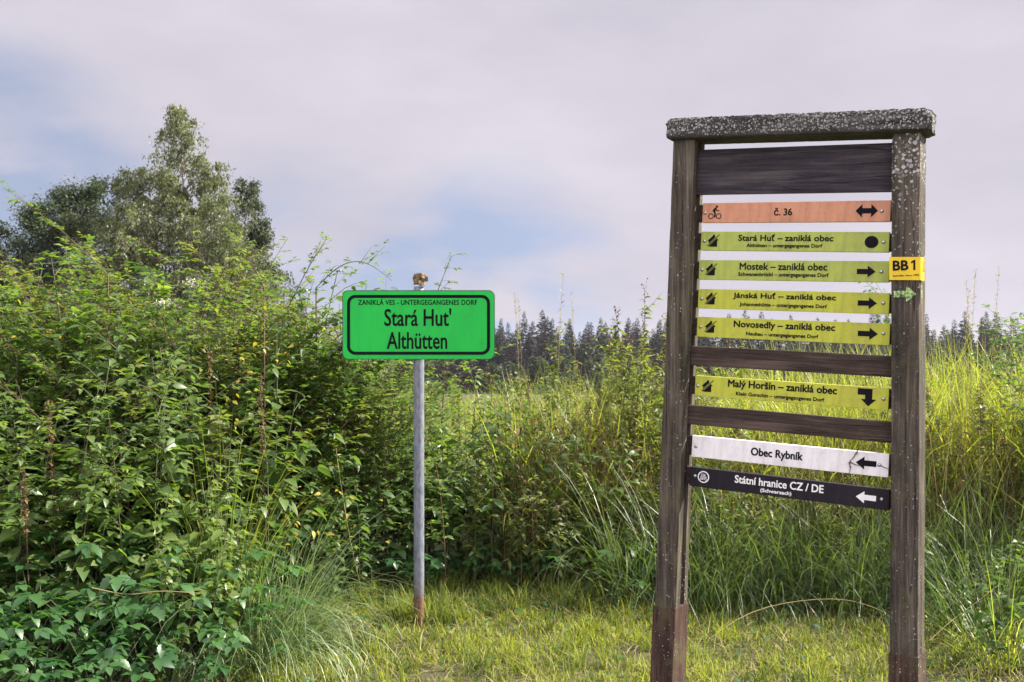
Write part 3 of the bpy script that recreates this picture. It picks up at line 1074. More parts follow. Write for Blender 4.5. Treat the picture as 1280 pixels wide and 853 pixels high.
def vsign_parts():
    g = Geo()
    n = 22
    zs = [-0.25, 0.0, 0.02, 0.06, 0.12, 0.3, 0.6, 0.9, 1.2, 1.5, 1.8, 1.905]
    r = 0.0295
    V, F = [], []
    for z in zs:
        for k in range(n):
            a = 2 * math.pi * k / n
            V.append((r * math.cos(a), 0.032 + r * math.sin(a), z))
    for i in range(len(zs) - 1):
        for k in range(n):
            m = (k + 1) % n
            F.append((i * n + k, i * n + m, (i + 1) * n + m, (i + 1) * n + k))
    F.append(tuple(range((len(zs) - 1) * n, len(zs) * n)))
    pole = mesh_obj('pole', V, F, M['pole'], vsign, smooth=True)
    # crumpled tan cap on the pole's end
    rr = np.random.default_rng(9)
    V, F = [], []
    prof = [(0.037, 1.912), (0.036, 1.925), (0.034, 1.945), (0.034, 1.960), (0.033, 1.972), (0.030, 1.977), (0.012, 1.979)]
    for pr, z in prof:
        for k in range(16):
            a = 2 * math.pi * k / 16
            q = pr * (1 + rr.normal(0, 0.13))
            V.append((q * math.cos(a) + 0.004, 0.032 + q * math.sin(a), z + rr.normal(0, 0.003)))
    for i in range(len(prof) - 1):
        for k in range(16):
            m = (k + 1) % 16
            F.append((i * 16 + k, i * 16 + m, (i + 1) * 16 + m, (i + 1) * 16 + k))
    F.append(tuple(range(6 * 16, 7 * 16)))
    # torn flap on the right
    b = len(V)
    V += [(0.034, 0.010, 1.965), (0.052, 0.006, 1.958), (0.054, 0.012, 1.935), (0.038, 0.016, 1.930)]
    F.append((b, b + 1, b + 2, b + 3))
    mesh_obj('pole_cap', V, F, M['rag'], pole)
    # plate
    x0, x1, z0, z1 = (428 - 522.7) / 1300 * 5.8, (618 - 522.7) / 1300 * 5.8, 1.6 - 22.8 / 1300 * 5.8, 1.6 + 63.2 / 1300 * 5.8
    cx, cz, w, h = (x0 + x1) / 2, (z0 + z1) / 2, x1 - x0, z1 - z0

    def rrect(w, h, r, n=7):
        p = []
        for (sx, sz, a0) in ((1, 1, 0), (-1, 1, 90), (-1, -1, 180), (1, -1, 270)):
            for t in np.linspace(0, 90, n):
                a = R(a0 + t)
                p.append((sx * (w / 2 - r) + r * math.cos(a), sz * (h / 2 - r) + r * math.sin(a)))
        return p
    p = rrect(w, h, 0.034)
    e = rrect(w - 0.006, h - 0.006, 0.031)
    k = len(p)
    V = [(x, 0.0, z) for x, z in p] + [(x, -0.005, z) for x, z in p] + [(x, -0.0065, z) for x, z in e]
    F = [tuple(range(k))]
    for i in range(k):
        j = (i + 1) % k
        F += [(i, j, k + j, k + i), (k + i, k + j, 2 * k + j, 2 * k + i)]
    F.append(tuple(reversed(range(2 * k, 3 * k))))
    pl = mesh_obj('plate', V, F, M['plate_green'], vsign)
    pl.location = (cx, 0, cz)
    # edge strip of the plate, dark
    eo, ei = rrect(w + 0.002, h + 0.002, 0.035), rrect(w - 0.005, h - 0.005, 0.0315)
    V = [(x, -0.0073, z) for x, z in eo] + [(x, -0.0073, z) for x, z in ei] + [(x, 0.0008, z) for x, z in eo]
    F = []
    for i in range(k):
        j = (i + 1) % k
        F += [(i, k + i, k + j, j), (i, j, 2 * k + j, 2 * k + i)]
    mesh_obj('plate_edge', V, F, M['alu_dark'], pl)
    bo, bi = rrect(0.797, 0.334, 0.046), rrect(0.797 - 0.035, 0.334 - 0.035, 0.030)
    V = [(x, -0.0078, z) for x, z in bo] + [(x, -0.0078, z) for x, z in bi]
    F = [(i, k + i, k + (i + 1) % k, (i + 1) % k) for i in range(k)]
    mesh_obj('border', V, F, M['print_black'], pl)
    S = 5.8 / 1300

    def T(name, body, xa, xb, ya, yb, bold, sp=1.0):
        text_mesh(name, body, (xb - xa) * S, (yb - ya) * S, M['print_black'], pl,
                  (((xa + xb) / 2 - 523) * S, 1.6 - cz + (426.5 - (ya + yb) / 2) * S, -0.0078), bold=bold, spacing=sp)
    T('small_lettering', 'ZANIKLÁ VES - UNTERGEGANGENES DORF', 447.7, 596, 373.6, 381.3, 0.02, 1.05)
    T('lettering', "Stará Hut'", 480.6, 563.5, 386.0, 407.6, 0.018)
    T('lettering', 'Althütten', 483.7, 558.4, 415.5, 436.3, 0.018)
    # clamps behind the plate
    for z in (cz - 0.11, cz + 0.11):
        V, F = bevel_box(-0.05, 0.05, 0.0008, 0.006, z - 0.015, z + 0.015, 0.001)
        mesh_obj('clamp', V, F, M['steel'], vsign)


M['alu_dark'] = plain_mat('plate_edge_dark', (0.03, 0.05, 0.04), 0.5, 0.1)
vsign_parts()

# ------------------------------------------------------------------ plants
U_ = rng.uniform


def px(x, Y):
    """ground X under photo column x at distance Y (used only to read positions off the photograph)"""
    return (x - 640) / 1300 * Y


def make_nettle(h, seed, name='nettle', mat='leaf_nettle'):
    """upright stem with crossed pairs of pointed leaves, smaller towards the tip"""
    global rng
    r = np.random.default_rng(seed)
    root = thing(name, 'tmp', 'plant')
    gs, gl = Geo(), Geo()
    n = 12
    bend = r.uniform(-0.10, 0.10, 2) * h
    t = np.linspace(0, 1, n)
    pts = np.stack([bend[0] * t ** 2 + 0.01 * np.sin(t * 7), bend[1] * t ** 2, h * t], -1)
    tube(gs, pts, 0.0045, 0.0018, 5)
    z = 0.10 * h
    k = 0
    a0 = r.uniform(0, 6.28)
    P, AZ, PI_, SZ, RO, TI = [], [], [], [], [], []
    while z < h:
        f = z / h
        p = np.array([np.interp(f, t, pts[:, i]) for i in range(3)])
        sz = (0.072 + 0.05 * math.sin(min(1, f * 1.3) * 2.6)) * (1 - 0.55 * max(0, f - 0.6) / 0.4) * r.uniform(0.8, 1.2)
        for s in (0, 1):
            if r.random() < 0.10 + 0.25 * (f < 0.35):
                continue
            az = a0 + k * 1.5708 + s * math.pi + r.normal(0, 0.3)
            P.append(p + 0.022 * np.array([math.cos(az), math.sin(az), 0.3]))
            AZ.append(az)
            PI_.append(0.25 - 0.6 * r.random() - 0.25 * (1 - f))
            SZ.append(sz)
            RO.append(r.normal(0, 0.35))
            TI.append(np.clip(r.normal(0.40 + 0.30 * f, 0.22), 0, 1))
        # side shoots make the plant bushy
        if 0.25 < f < 0.95 and r.random() < 0.75:
            az = a0 + k * 1.5708 + r.normal(0, 0.5)
            L = r.uniform(0.10, 0.24)
            tip = p + L * np.array([math.cos(az) * 0.8, math.sin(az) * 0.8, 0.55])
            tube(gs, [p, (p + tip) / 2 + [0, 0, 0.012], tip], 0.002, 0.001, 4)
            for q in (0.45, 0.75, 1.0):
                for s in (0, 1):
                    a2 = az + (1.2 if s else -1.2) * (1.2 - q * 0.6) + r.normal(0, 0.3)
                    P.append(p + (tip - p) * q)
                    AZ.append(a2)
                    PI_.append(r.uniform(-0.5, 0.4))
                    SZ.append(sz * r.uniform(0.5, 0.85))
                    RO.append(r.normal(0, 0.4))
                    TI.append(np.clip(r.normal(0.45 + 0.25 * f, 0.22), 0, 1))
        z += r.uniform(0.042, 0.062)
        k += 1
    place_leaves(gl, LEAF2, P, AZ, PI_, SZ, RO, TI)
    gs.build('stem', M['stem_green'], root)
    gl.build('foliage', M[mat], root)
    return root


def make_weed(h, seed, name='tall_weed'):
    """tall herb: narrow leaves all round the stem, loose branched flower head gone to seed"""
    r = np.random.default_rng(seed)
    root = thing(name, 'tmp', 'plant')
    gs, gl, gh = Geo(), Geo(), Geo()
    t = np.linspace(0, 1, 14)
    bend = r.uniform(-0.08, 0.08, 2) * h
    pts = np.stack([bend[0] * t ** 2.2, bend[1] * t ** 2.2, h * t], -1)
    tube(gs, pts, 0.0048, 0.0015, 5)
    m = int(95 * h)
    f = r.uniform(0.12, 0.97, m)
    p = np.stack([np.interp(f, t, pts[:, i]) for i in range(3)], -1)
    az = np.arange(m) * 2.4 + r.normal(0, 0.3, m)
    dry = f < 0.30
    place_leaves(gl, LEAF2N, p[~dry], az[~dry], r.uniform(-0.5, 0.75, m)[~dry], (r.uniform(0.06, 0.105, m) * (1.15 - 0.5 * f))[~dry], r.normal(0, 0.4, m)[~dry], np.clip(r.normal(0.5, 0.25, m), 0, 1)[~dry])
    # side sprays
    for q in r.uniform(0.45, 0.96, 11):
        b = np.array([np.interp(q, t, pts[:, i]) for i in range(3)])
        a = r.uniform(0, 6.28)
        L = r.uniform(0.10, 0.26) * (1.25 - q * 0.6)
        tip = b + L * np.array([math.cos(a) * 0.7, math.sin(a) * 0.7, 0.75])
        tube(gs, [b, (b + tip) / 2 + [0, 0, -0.01], tip], 0.0018, 0.0008, 4)
        mm = 9
        s = r.uniform(0.25, 1.05, mm)
        place_leaves(gl, LEAF1N, b + (tip - b) * s[:, None], a + r.uniform(-1.5, 1.5, mm), r.uniform(-0.2, 0.9, mm), r.uniform(0.03, 0.065, mm), r.normal(0, .5, mm), np.clip(r.normal(0.6, 0.25, mm), 0, 1))
    # seed head: small brownish tufts
    mm = 60
    q = r.uniform(0.86, 1.02, mm)
    b = np.stack([np.interp(q, t, pts[:, i]) for i in range(3)], -1)
    b[:, 2] = q * h
    place_leaves(gh, LEAF1, b + r.normal(0, 0.014, (mm, 3)), r.uniform(0, 6.28, mm), r.uniform(-0.3, 1.4, mm), r.uniform(0.012, 0.026, mm), 0, r.uniform(0, 1, mm))
    gs.build('stem', M['stem_brown'] if seed % 3 == 0 else M['stem_green'], root)
    gl.build('foliage', M['leaf_weed'], root)
    gh.build('seed_head', M['leaf_dry'], root)
    return root


def compound_leaf(gl, gs, base, az, pitch, L, size, n_pair, r, tint, tmpl):
    """feathered leaf: pairs of leaflets along a thin arched midrib and one at its end"""
    d = np.array([math.cos(az) * math.cos(pitch), math.sin(az) * math.cos(pitch), math.sin(pitch)])
    tip = base + L * d + np.array([0, 0, -0.10 * L])
    mid = base + 0.5 * L * d
    if gs is not None:
        tube(gs, [base, mid, tip], 0.0009, 0.0005, 3)
    P, A, S = [tip], [az], [size * 1.1]
    for i in range(n_pair):
        q = 0.45 + 0.5 * i / max(1, n_pair)
        for s in (-1, 1):
            P.append(base + (tip - base) * q)
            A.append(az + s * r.uniform(0.9, 1.25))
            S.append(size * r.uniform(0.8, 1.05))
    m = len(P)
    place_leaves(gl, tmpl, P, A, pitch * 0.6 + r.normal(-0.1, 0.22, m), S, r.normal(0, 0.3, m), np.clip(tint + r.normal(0, 0.1, m), 0, 1))


def cane(gs, gl, base, az, L, up, droop, r, dens=1.0, leafsize=0.034, start=0.25, tintbase=0.5, clear=None):
    """arching rose cane with feathered leaves and short side twigs"""
    n = 16
    p = np.array(base, dtype=float)
    th = up
    pts = [p.copy()]
    a = az
    for i in range(n):
        a += r.normal(0, 0.06)
        p = p + (L / n) * np.array([math.cos(a) * math.cos(th), math.sin(a) * math.cos(th), math.sin(th)])
        th -= droop / n * (0.4 + 1.2 * i / n)
        pts.append(p.copy())
    pts = np.array(pts)
    if clear is not None and clear(pts):
        return
    tube(gs, pts, 0.0055, 0.0012, 5)
    t = np.linspace(0, 1, n + 1)
    q = start
    k = 0
    while q < 1.0:
        b = np.array([np.interp(q, t, pts[:, i]) for i in range(3)])
        la = a + (1 if k % 2 else -1) * r.uniform(0.6, 1.6)
        tint = np.clip(r.normal(tintbase, 0.22), 0, 1)
        compound_leaf(gl, gs, b, la, r.uniform(0.1, 0.9), r.uniform(0.065, 0.10), leafsize * r.uniform(0.85, 1.25), 2 if q > 0.9 else 3, r, tint, LEAF1 if leafsize < 0.03 else LEAF2)
        if r.random() < 0.55 * dens and q < 0.93:
            sa = a + r.uniform(-1.5, 1.5)
            sl = r.uniform(0.12, 0.38)
            d = np.array([math.cos(sa) * 0.75, math.sin(sa) * 0.75, r.uniform(0.3, 0.8)])
            e = b + sl * d
            tube(gs, [b, (b + e) / 2 + [0, 0, 0.012], e], 0.0022, 0.0009, 4)
            for w in np.arange(0.25, 1.05, 0.2 if dens > 0.6 else 0.35):
                compound_leaf(gl, None, b + (e - b) * w, sa + r.uniform(-1.7, 1.7), r.uniform(-0.1, 0.8), r.uniform(0.055, 0.085), leafsize * r.uniform(0.8, 1.1), 2, r, np.clip(r.normal(tintbase, 0.22), 0, 1), LEAF1)
        q += r.uniform(0.035, 0.06) / max(0.3, dens) * (1.6 / L)
        k += 1


def make_rose(seed, h=2.1, canes=22, spread=0.35, name='rose_bush', narrow=False, leaf=0.043, mat='leaf_rose', clear=None):
    r = np.random.default_rng(seed)
    root = thing(name, 'tmp', 'shrub')
    gs, gl = Geo(), Geo()
    for i in range(canes):
        az = r.uniform(0, 6.28)
        b = [r.normal(0, spread), r.normal(0, spread), 0]
        L = h * r.uniform(0.75, 1.15)
        cane(gs, gl, b, az, L, r.uniform(1.27, 1.53) if not narrow else r.uniform(1.42, 1.56), r.uniform(0.4, 1.25) if not narrow else r.uniform(0.2, 0.55), r, 1.25, leaf, clear=clear)
    gs.build('stems', M['stem_brown'], root)
    gl.build('foliage', M[mat], root)
    return root


def make_bramble(seed, name='broadleaf_plant', h=0.6):
    """low plant: long stalks, each with three to five broad toothed leaves"""
    r = np.random.default_rng(seed)
    root = thing(name, 'tmp', 'plant')
    gs, gl = Geo(), Geo()
    P, A, PI_, S, RO, T = [], [], [], [], [], []
    for i in range(13):
        az = r.uniform(0, 6.28)
        L = h * r.uniform(0.6, 1.15)
        up = r.uniform(0.75, 1.45)
        d = np.array([math.cos(az) * math.cos(up), math.sin(az) * math.cos(up), math.sin(up)])
        b = np.array([r.normal(0, 0.05), r.normal(0, 0.05), 0])
        e = b + d * L + np.array([math.cos(az), math.sin(az), 0]) * 0.08
        tube(gs, [b, b + d * L * 0.55, e], 0.0028, 0.0015, 5)
        tn = np.clip(r.normal(0.45, 0.22), 0, 1)
        sz = r.uniform(0.066, 0.108)
        for s, da in ((1.12, 0), (0.95, 1.15), (0.95, -1.15), (0.7, 2.1), (0.7, -2.1)):
            if s == 0.7 and r.random() < 0.4:
                continue
            a = az + da + r.normal(0, 0.15)
            P.append(e + 0.012 * np.array([math.cos(a), math.sin(a), 0]))
            A.append(a)
            PI_.append(r.normal(-0.15, 0.25))
            S.append(sz * s)
            RO.append(r.normal(0, 0.25))
            T.append(np.clip(tn + r.normal(0, 0.08), 0, 1))
        # lower leaves on the stalk
        for q in (0.45, 0.7):
            if r.random() < 0.7:
                a = az + r.uniform(-2, 2)
                P.append(b + d * L * q)
                A.append(a)
                PI_.append(r.uniform(-0.2, 0.3))
                S.append(sz * r.uniform(0.6, 0.95))
                RO.append(r.normal(0, 0.3))
                T.append(np.clip(r.normal(0.4, 0.2), 0, 1))
    place_leaves(gl, LEAF3, P, A, PI_, S, RO, T)
    gs.build('stem', M['stem_green'], root)
    gl.build('foliage', M['leaf_broad'], root)
    return root


def scatter(protos, spots, label, group, cat='plant'):
    """spots: (x, y, scale). The first of each kind is the prototype itself; the rest are copies of it and its parts."""
    used = set()
    for i, (x, y, s) in enumerate(spots):
        p = protos[i % len(protos)]
        if p.name in used:
            o = copy_tree(p)
        else:
            used.add(p.name)
            o = p
        o.location = (x, y, float(terrain_z(x, y)) - 0.01)
        o.rotation_euler = (random.uniform(-0.10, 0.10), random.uniform(-0.10, 0.10), random.uniform(0, 6.28))
        o.scale = (s, s, s * random.uniform(0.93, 1.07))
        tag(o, label, cat, group)
    for p in protos:
        if p.name not in used:
            for c in list(p.children):
                bpy.data.objects.remove(c)
            bpy.data.objects.remove(p)


def inside(poly, x, y):
    c = False
    for i in range(len(poly)):
        (x1, y1), (x2, y2) = poly[i], poly[i - 1]
        if (y1 > y) != (y2 > y) and x < (x2 - x1) * (y - y1) / (y2 - y1) + x1:
            c = not c
    return c


def grid_spots(poly, step, hfun, jit=0.45, keep=1.0):
    xs = [p[0] for p in poly]
    ys = [p[1] for p in poly]
    out = []
    y = min(ys)
    while y < max(ys):
        x = min(xs)
        while x < max(xs):
            a, b = x + random.uniform(-jit, jit) * step, y + random.uniform(-jit, jit) * step
            if inside(poly, a, b) and random.random() < keep:
                out.append((a, b, hfun(a, b)))
            x += step
        y += step
    random.shuffle(out)
    return out


# --- the thicket on the left: its front edge runs from the photo's lower left back to the pole
front_edge = lambda x: np.interp(x, [-4, -1.9, -1.35, -1.15, -0.9, 0.0], [4.1, 4.15, 4.75, 5.7, 6.6, 6.75])

nett = [make_nettle(1.25, 100 + i) for i in range(7)]
polyL = [(-3.9, 5.1), (-1.95, 4.75), (-1.45, 5.35), (-1.08, 6.1), (-0.62, 6.7), (-0.62, 7.4), (-3.9, 7.4)]


def hL(x, y):
    # low at the front, shoulder high at the back
    t = np.clip((y - front_edge(x)) / 2.2, 0, 1)
    return float((0.70 + 0.78 * t) * random.uniform(0.85, 1.12) * (0.86 if x > -1.1 else 1))


scatter(nett, grid_spots(polyL, 0.225, hL), 'leafy nettle in the dense dark green thicket left of the green sign', 'nettles in the left thicket')

scatter([make_nettle(1.0, 150 + i, mat='leaf_shoot') for i in range(4)],
        [(px(cx, Y), Y, q) for cx, Y, q in ((205, 4.85, .78), (232, 4.75, .66), (262, 4.9, .70), (285, 4.95, .60), (225, 5.1, .95), (255, 5.2, .98), (290, 5.25, .85), (312, 5.1, .55), (180, 5.0, .90), (275, 5.05, .78))],
        'fresh light green nettle beside the pale tussock at the front of the left thicket', 'light nettles beside the tussock')
nett2 = [make_nettle(1.15, 200 + i) for i in range(5)]
polyM = [(-0.85, 6.65), (0.2, 6.7), (0.35, 7.9), (-0.85, 7.9)]
scatter(nett2, grid_spots(polyM, 0.21, lambda x, y: (0.86 + 0.28 * (y - 6.8)) * random.uniform(0.85, 1.12)), 'nettle with pale leaf tips in the hedge directly behind the green sign pole', 'nettles behind the sign pole')

scatter([make_nettle(1.0, 220 + i) for i in range(4)], grid_spots([(0.2, 6.75), (1.3, 6.75), (1.3, 7.3), (0.2, 7.3)], 0.25, lambda x, y: random.uniform(0.55, 1.05)),
        'leafy nettle mixed among the seeding weeds left of the timber frame', 'nettles among the weeds left of the frame')
weeds = [make_weed(1.35, 300 + i) for i in range(7)]
polyW = [(0.05, 6.9), (1.35, 6.9), (1.6, 8.3), (0.0, 8.3)]
scatter(weeds, grid_spots(polyW, 0.22, lambda x, y: (0.76 + 0.16 * (y - 6.9)) * random.uniform(0.82, 1.12) * (0.97 if x < 0.75 else 1.15)), 'narrow leaved seeding weed in the stand between the green sign and the timber frame', 'tall weeds between sign and frame')

scatter([make_weed(1.35, 310 + i) for i in range(5)], grid_spots([(-1.6, 8.5), (2.4, 8.5), (3.0, 11.0), (-1.8, 11.0)], 0.40, lambda x, y: random.uniform(0.72, 1.06)),
        'seeding weed in the rough back rows of the stand, below the far wood', 'weeds in the back rows of the stand')

# single weeds that top the stand
for (cx, top, Y, lab_) in ((806, 362, 7.4, 'tallest branching weed, rising close beside the left post of the timber frame'),
                           (683, 408, 7.5, 'drooping topped weed standing out against the far wood, right of the green sign'),
                           (757, 404, 7.6, 'bushy weed standing out against the far wood, nearer the timber frame')):
    hh = 1.6 + (426.5 - top) / 1300 * Y
    w = make_weed(hh, int(cx), 'tall_weed')
    w.location = (px(cx, Y), Y, 0)
    tag(w, lab_, 'plant')

scatter([make_weed(1.2, 340 + i) for i in range(5)],
        [(x, y, s) for x, y, s in grid_spots([(2.5, 6.8), (4.4, 6.8), (4.4, 8.2), (2.5, 8.2)], 0.30, lambda x, y: random.uniform(0.75, 1.2))],
        'seeding weed mixed into the tall grass right of the timber frame', 'weeds in the tall grass on the right')

scatter([make_weed(1.15, 360 + i) for i in range(5)],
        [(x, y, s) for x, y, s in grid_spots([(1.35, 6.75), (2.45, 6.75), (2.5, 8.0), (1.5, 8.0)], 0.30, lambda x, y: random.uniform(0.65, 1.0))],
        'seeding weed seen through the timber frame between the boards', 'weeds behind the timber frame')
scatter([make_weed(1.45, 380 + i) for i in range(4)],
        [(px(cx, Y), Y, (1.6 + (426.5 - t) / 1300 * Y) / 1.45) for cx, t, Y in ((780, 425, 7.2), (795, 410, 7.1), (818, 395, 7.3), (826, 430, 7.0), (770, 440, 7.0), (842, 410, 7.5), (806, 425, 6.95), (858, 430, 7.3))],
        'bushy seeding weed crowding against the left post of the timber frame', 'weeds at the left frame post')

scatter([make_weed(0.8, 390 + i) for i in range(5)],
        [(x, y, s) for x, y, s in grid_spots([(-0.3, 6.45), (2.3, 6.2), (2.3, 6.8), (-0.3, 6.9)], 0.22, lambda x, y: random.uniform(0.55, 1.0))],
        'short ragged weed at the foot of the tall stand behind the timber frame', 'short weeds at the stand foot')
scatter([make_nettle(0.55, 395 + i) for i in range(4)],
        [(x, y, s) for x, y, s in grid_spots([(2.15, 5.0), (2.5, 4.6), (3.4, 5.6), (3.9, 6.9), (2.4, 6.7)], 0.33, lambda x, y: random.uniform(0.45, 0.95))],
        'low dark nettle on the bare soil at the lower right border', 'low plants at the lower right')

# --- broad leaves at the lower left
broad = [make_bramble(400 + i) for i in range(6)]
polyB = [(-2.75, 3.95), (-1.72, 4.0), (-1.33, 4.75), (-1.28, 5.15), (-1.75, 5.2), (-2.9, 5.1)]
scatter(broad, grid_spots(polyB, 0.20, lambda x, y: float((0.62 + 0.42 * np.clip(y - front_edge(x), 0, 1.2)) * random.uniform(0.8, 1.2))),
        'low plant with broad dark green toothed leaves at the foot of the left thicket', 'broad leaved plants at the lower left')
scatter([make_bramble(420 + i, h=0.4) for i in range(3)],
        [(random.uniform(-0.95, 1.0), random.uniform(6.65, 6.95), random.uniform(0.45, 0.8)) for _ in range(13)],
        'small broad leaved seedling under the shaded edge of the hedge', 'seedlings along the hedge foot')
b = make_bramble(431, h=0.42)
b.location = (px(765, 6.3), 6.35, 0)
b.scale = (0.85,) * 3
tag(b, 'small fresh green plant with spread leaves standing alone left of the timber frame', 'plant')

# --- rose bushes crowning the thicket
def add_rose(x, y, h, seed, label, canes=22, spread=0.30):
    h *= 0.915
    gap = lambda P: bool(np.any((P[:, 0] + x > -1.35) & (P[:, 1] + y < 6.25)) or np.any((P[:, 0] + x > -0.62) & (P[:, 2] > 1.75)))
    o = make_rose(seed, h if seed not in (5, 6, 12, 16) else h * 0.90, canes, spread, narrow=seed in (5, 6, 12, 16), leaf={0: 0.043, 1: 0.056, 2: 0.036}[seed % 3], mat=('leaf_rose', 'leaf_shoot', 'leaf_rose', 'leaf_weed')[seed % 4], clear=gap)
    o.location = (x, y, 0)
    tag(o, label, 'shrub', 'wild rose bushes on the thicket')
    return o


for (cx, Y, h, sd, lab_) in (
        (-10, 6.4, 2.10, 1, 'yellowish green rose bush at the left border of the photo'),
        (60, 6.5, 2.15, 2, 'rose bush below the small dark tree on the far left'),
        (125, 6.6, 2.22, 10, 'rose bush left of the white blossom, below the dark pointed tree'),
        (190, 6.6, 2.22, 3, 'rose bush with pale blossom in front of it, below the birch'),
        (250, 6.7, 2.25, 11, 'rose bush straight below the birch tip'),
        (310, 6.7, 2.28, 4, 'rounded rose bush in front of the right flank of the birch'),
        (365, 6.8, 2.18, 12, 'rose bush between the birch and the green sign plate'),
        (415, 6.9, 2.05, 5, 'rose bush touching the left edge of the green sign plate'),
        (470, 7.2, 1.85, 6, 'lower rose bush hidden partly behind the green sign plate'),
        (400, 7.3, 2.10, 17, 'small leaved rose bush filling the dip left of the green sign'),
        (30, 7.4, 2.35, 13, 'taller rose bush in the back row at the far left'),
        (150, 7.5, 2.35, 14, 'taller rose bush in the back row left of the birch'),
        (270, 7.5, 2.40, 15, 'taller rose bush in the back row below the birch'),
        (365, 7.6, 2.25, 16, 'rose bush in the back row left of the green sign'),
        (255, 6.05, 1.55, 7, 'lower rose bush halfway down the right side of the thicket'),
        (140, 5.9, 1.65, 8, 'darker rose bush halfway down the left thicket'),
        (20, 5.7, 1.60, 9, 'dark rose bush low at the left border of the photo')):
    add_rose(px(cx, Y), Y, h, sd, lab_)


def long_cane(cx0, cy0, cx1, cy1, Y, label, seed, bow=0.0, ls=0.034, dens=0.35):
    """one long shoot from photo point 0 to photo point 1 at distance Y"""
    r = np.random.default_rng(seed)
    root = thing('rose_shoot', label, 'shoot', (px(cx0, Y), Y, 0))
    a = np.array([0, 0, 1.6 + (426.5 - cy0) / 1300 * Y])
    e = np.array([px(cx1, Y) - px(cx0, Y), -0.1, 1.6 + (426.5 - cy1) / 1300 * Y])
    gs, gl = Geo(), Geo()
    t = np.linspace(0, 1, 14)
    pts = a + (e - a) * t[:, None]
    pts[:, 2] += bow * np.sin(t * math.pi)
    foot = np.linspace([0.0, 0.05, 0], pts[0], 6)[:-1]
    pts = np.concatenate([foot, pts])
    tube(gs, pts, 0.005, 0.0012, 5)
    L = np.linalg.norm(e - a)
    az0 = math.atan2(e[1], e[0])
    for i, q in enumerate(np.arange(0.05, 1.02, 0.045 / L)):
        b = np.array([np.interp(q, t, pts[5:, k]) for k in range(3)])
        compound_leaf(gl, gs, b, az0 + (1 if i % 2 else -1) * r.uniform(0.4, 1.2), r.uniform(0.0, 1.0), r.uniform(0.055, 0.09), ls * r.uniform(0.8, 1.15), 2 if q > 0.8 else 3, r, np.clip(r.normal(0.55, 0.2), 0, 1), LEAF2)
        if r.random() < dens:
            sa = az0 + r.uniform(-1.2, 1.2)
            f = b + r.uniform(0.08, 0.2) * np.array([math.cos(sa) * 0.7, math.sin(sa) * 0.7, 0.7])
            tube(gs, [b, (b + f) / 2, f], 0.0015, 0.0008, 4)
            for w in (0.5, 1.0):
                compound_leaf(gl, None, b + (f - b) * w, sa + r.uniform(-1, 1), r.uniform(0, 0.9), 0.06, ls * 0.9, 2, r, 0.55, LEAF2)
    gs.build('stem', M['stem_brown'], root)
    gl.build('foliage', M['leaf_rose'], root)


long_cane(135, 345, 28, 248, 6.2, 'long arching rose shoot reaching up left of the birch top', 21, 0.03)
long_cane(330, 400, 196, 322, 6.1, 'rose shoot crossing in front of the birch crown', 22, 0.04)
long_cane(360, 385, 412, 300, 6.5, 'rose shoot arching up between the birch and the green sign', 23, 0.02)
long_cane(395, 360, 492, 352, 6.5, 'rose shoot leaning right towards the green sign plate', 24, 0.14)
long_cane(528, 420, 566, 322, 6.3, 'thin leafy shoot poking up behind the tan pole cap', 25, 0.02, 0.03, 0.1)
long_cane(330, 360, 300, 300, 6.6, 'upright rose shoot in front of the right flank of the birch', 26, 0.02)

# pale blossom on stalks
def umbel(cx, cy, Y, label, seed, rad=0.05):
    r = np.random.default_rng(seed)
    root = thing('white_blossom', label, 'flower', (px(cx, Y), Y, 0), group='pale blossoms in the thicket')
    gs, gl = Geo(), Geo()
    z = 1.6 + (426.5 - cy) / 1300 * Y
    tube(gs, [(0, 0.02, 0), (0.03, 0.01, z * 0.5), (0, 0, z - 0.05)], 0.004, 0.002, 5)
    m = 110
    p = r.normal(0, 1, (m, 3)) * np.array([rad, rad, rad * 0.45]) * 0.6 + np.array([0, 0, z])
    for q in p[::9]:
        tube(gs, [(0, 0, z - 0.05), q], 0.001, 0.0006, 3)
    place_leaves(gl, LEAF1, p, r.uniform(0, 6.28, m), r.uniform(-0.2, 1.3, m), r.uniform(0.008, 0.016, m), 0, r.uniform(0, 1, m))
    gs.build('stem', M['stem_green'], root)
    gl.build('petals', M['petal'], root)


umbel(205, 379, 6.15, 'cluster of white blossom low in front of the birch', 31, 0.045)
umbel(240, 354, 6.25, 'pinkish white blossom higher up in front of the birch', 32, 0.045)

# leaves turned yellow, scattered through the thicket
def yellow_leaves():
    g = Geo()
    P = []
    for _ in range(150):
        cx, cy = random.choice([(280, 500), (330, 470), (60, 420), (300, 500), (20, 400), (380, 660), (420, 640), (200, 600), (340, 420)])
        cx += random.gauss(0, 28)
        cy += random.gauss(0, 26)
        Y = random.uniform(5.7, 6.6) if cy < 560 else random.uniform(5.2, 6.0)
        P.append((px(cx, Y), Y, 1.6 + (426.5 - cy) / 1300 * Y))
    m = len(P)
    place_leaves(g, LEAF2, P, U_(0, 6.28, m), U_(-1.0, 0.4, m), U_(0.025, 0.045, m), U_(-1, 1, m), U_(0, 1, m))
    o = g.build('yellowed_leaves', M['leaf_yellow'])
    tag(o, 'yellowed leaves hanging among the green of the left thicket', 'leaves', kind='stuff')


yellow_leaves()

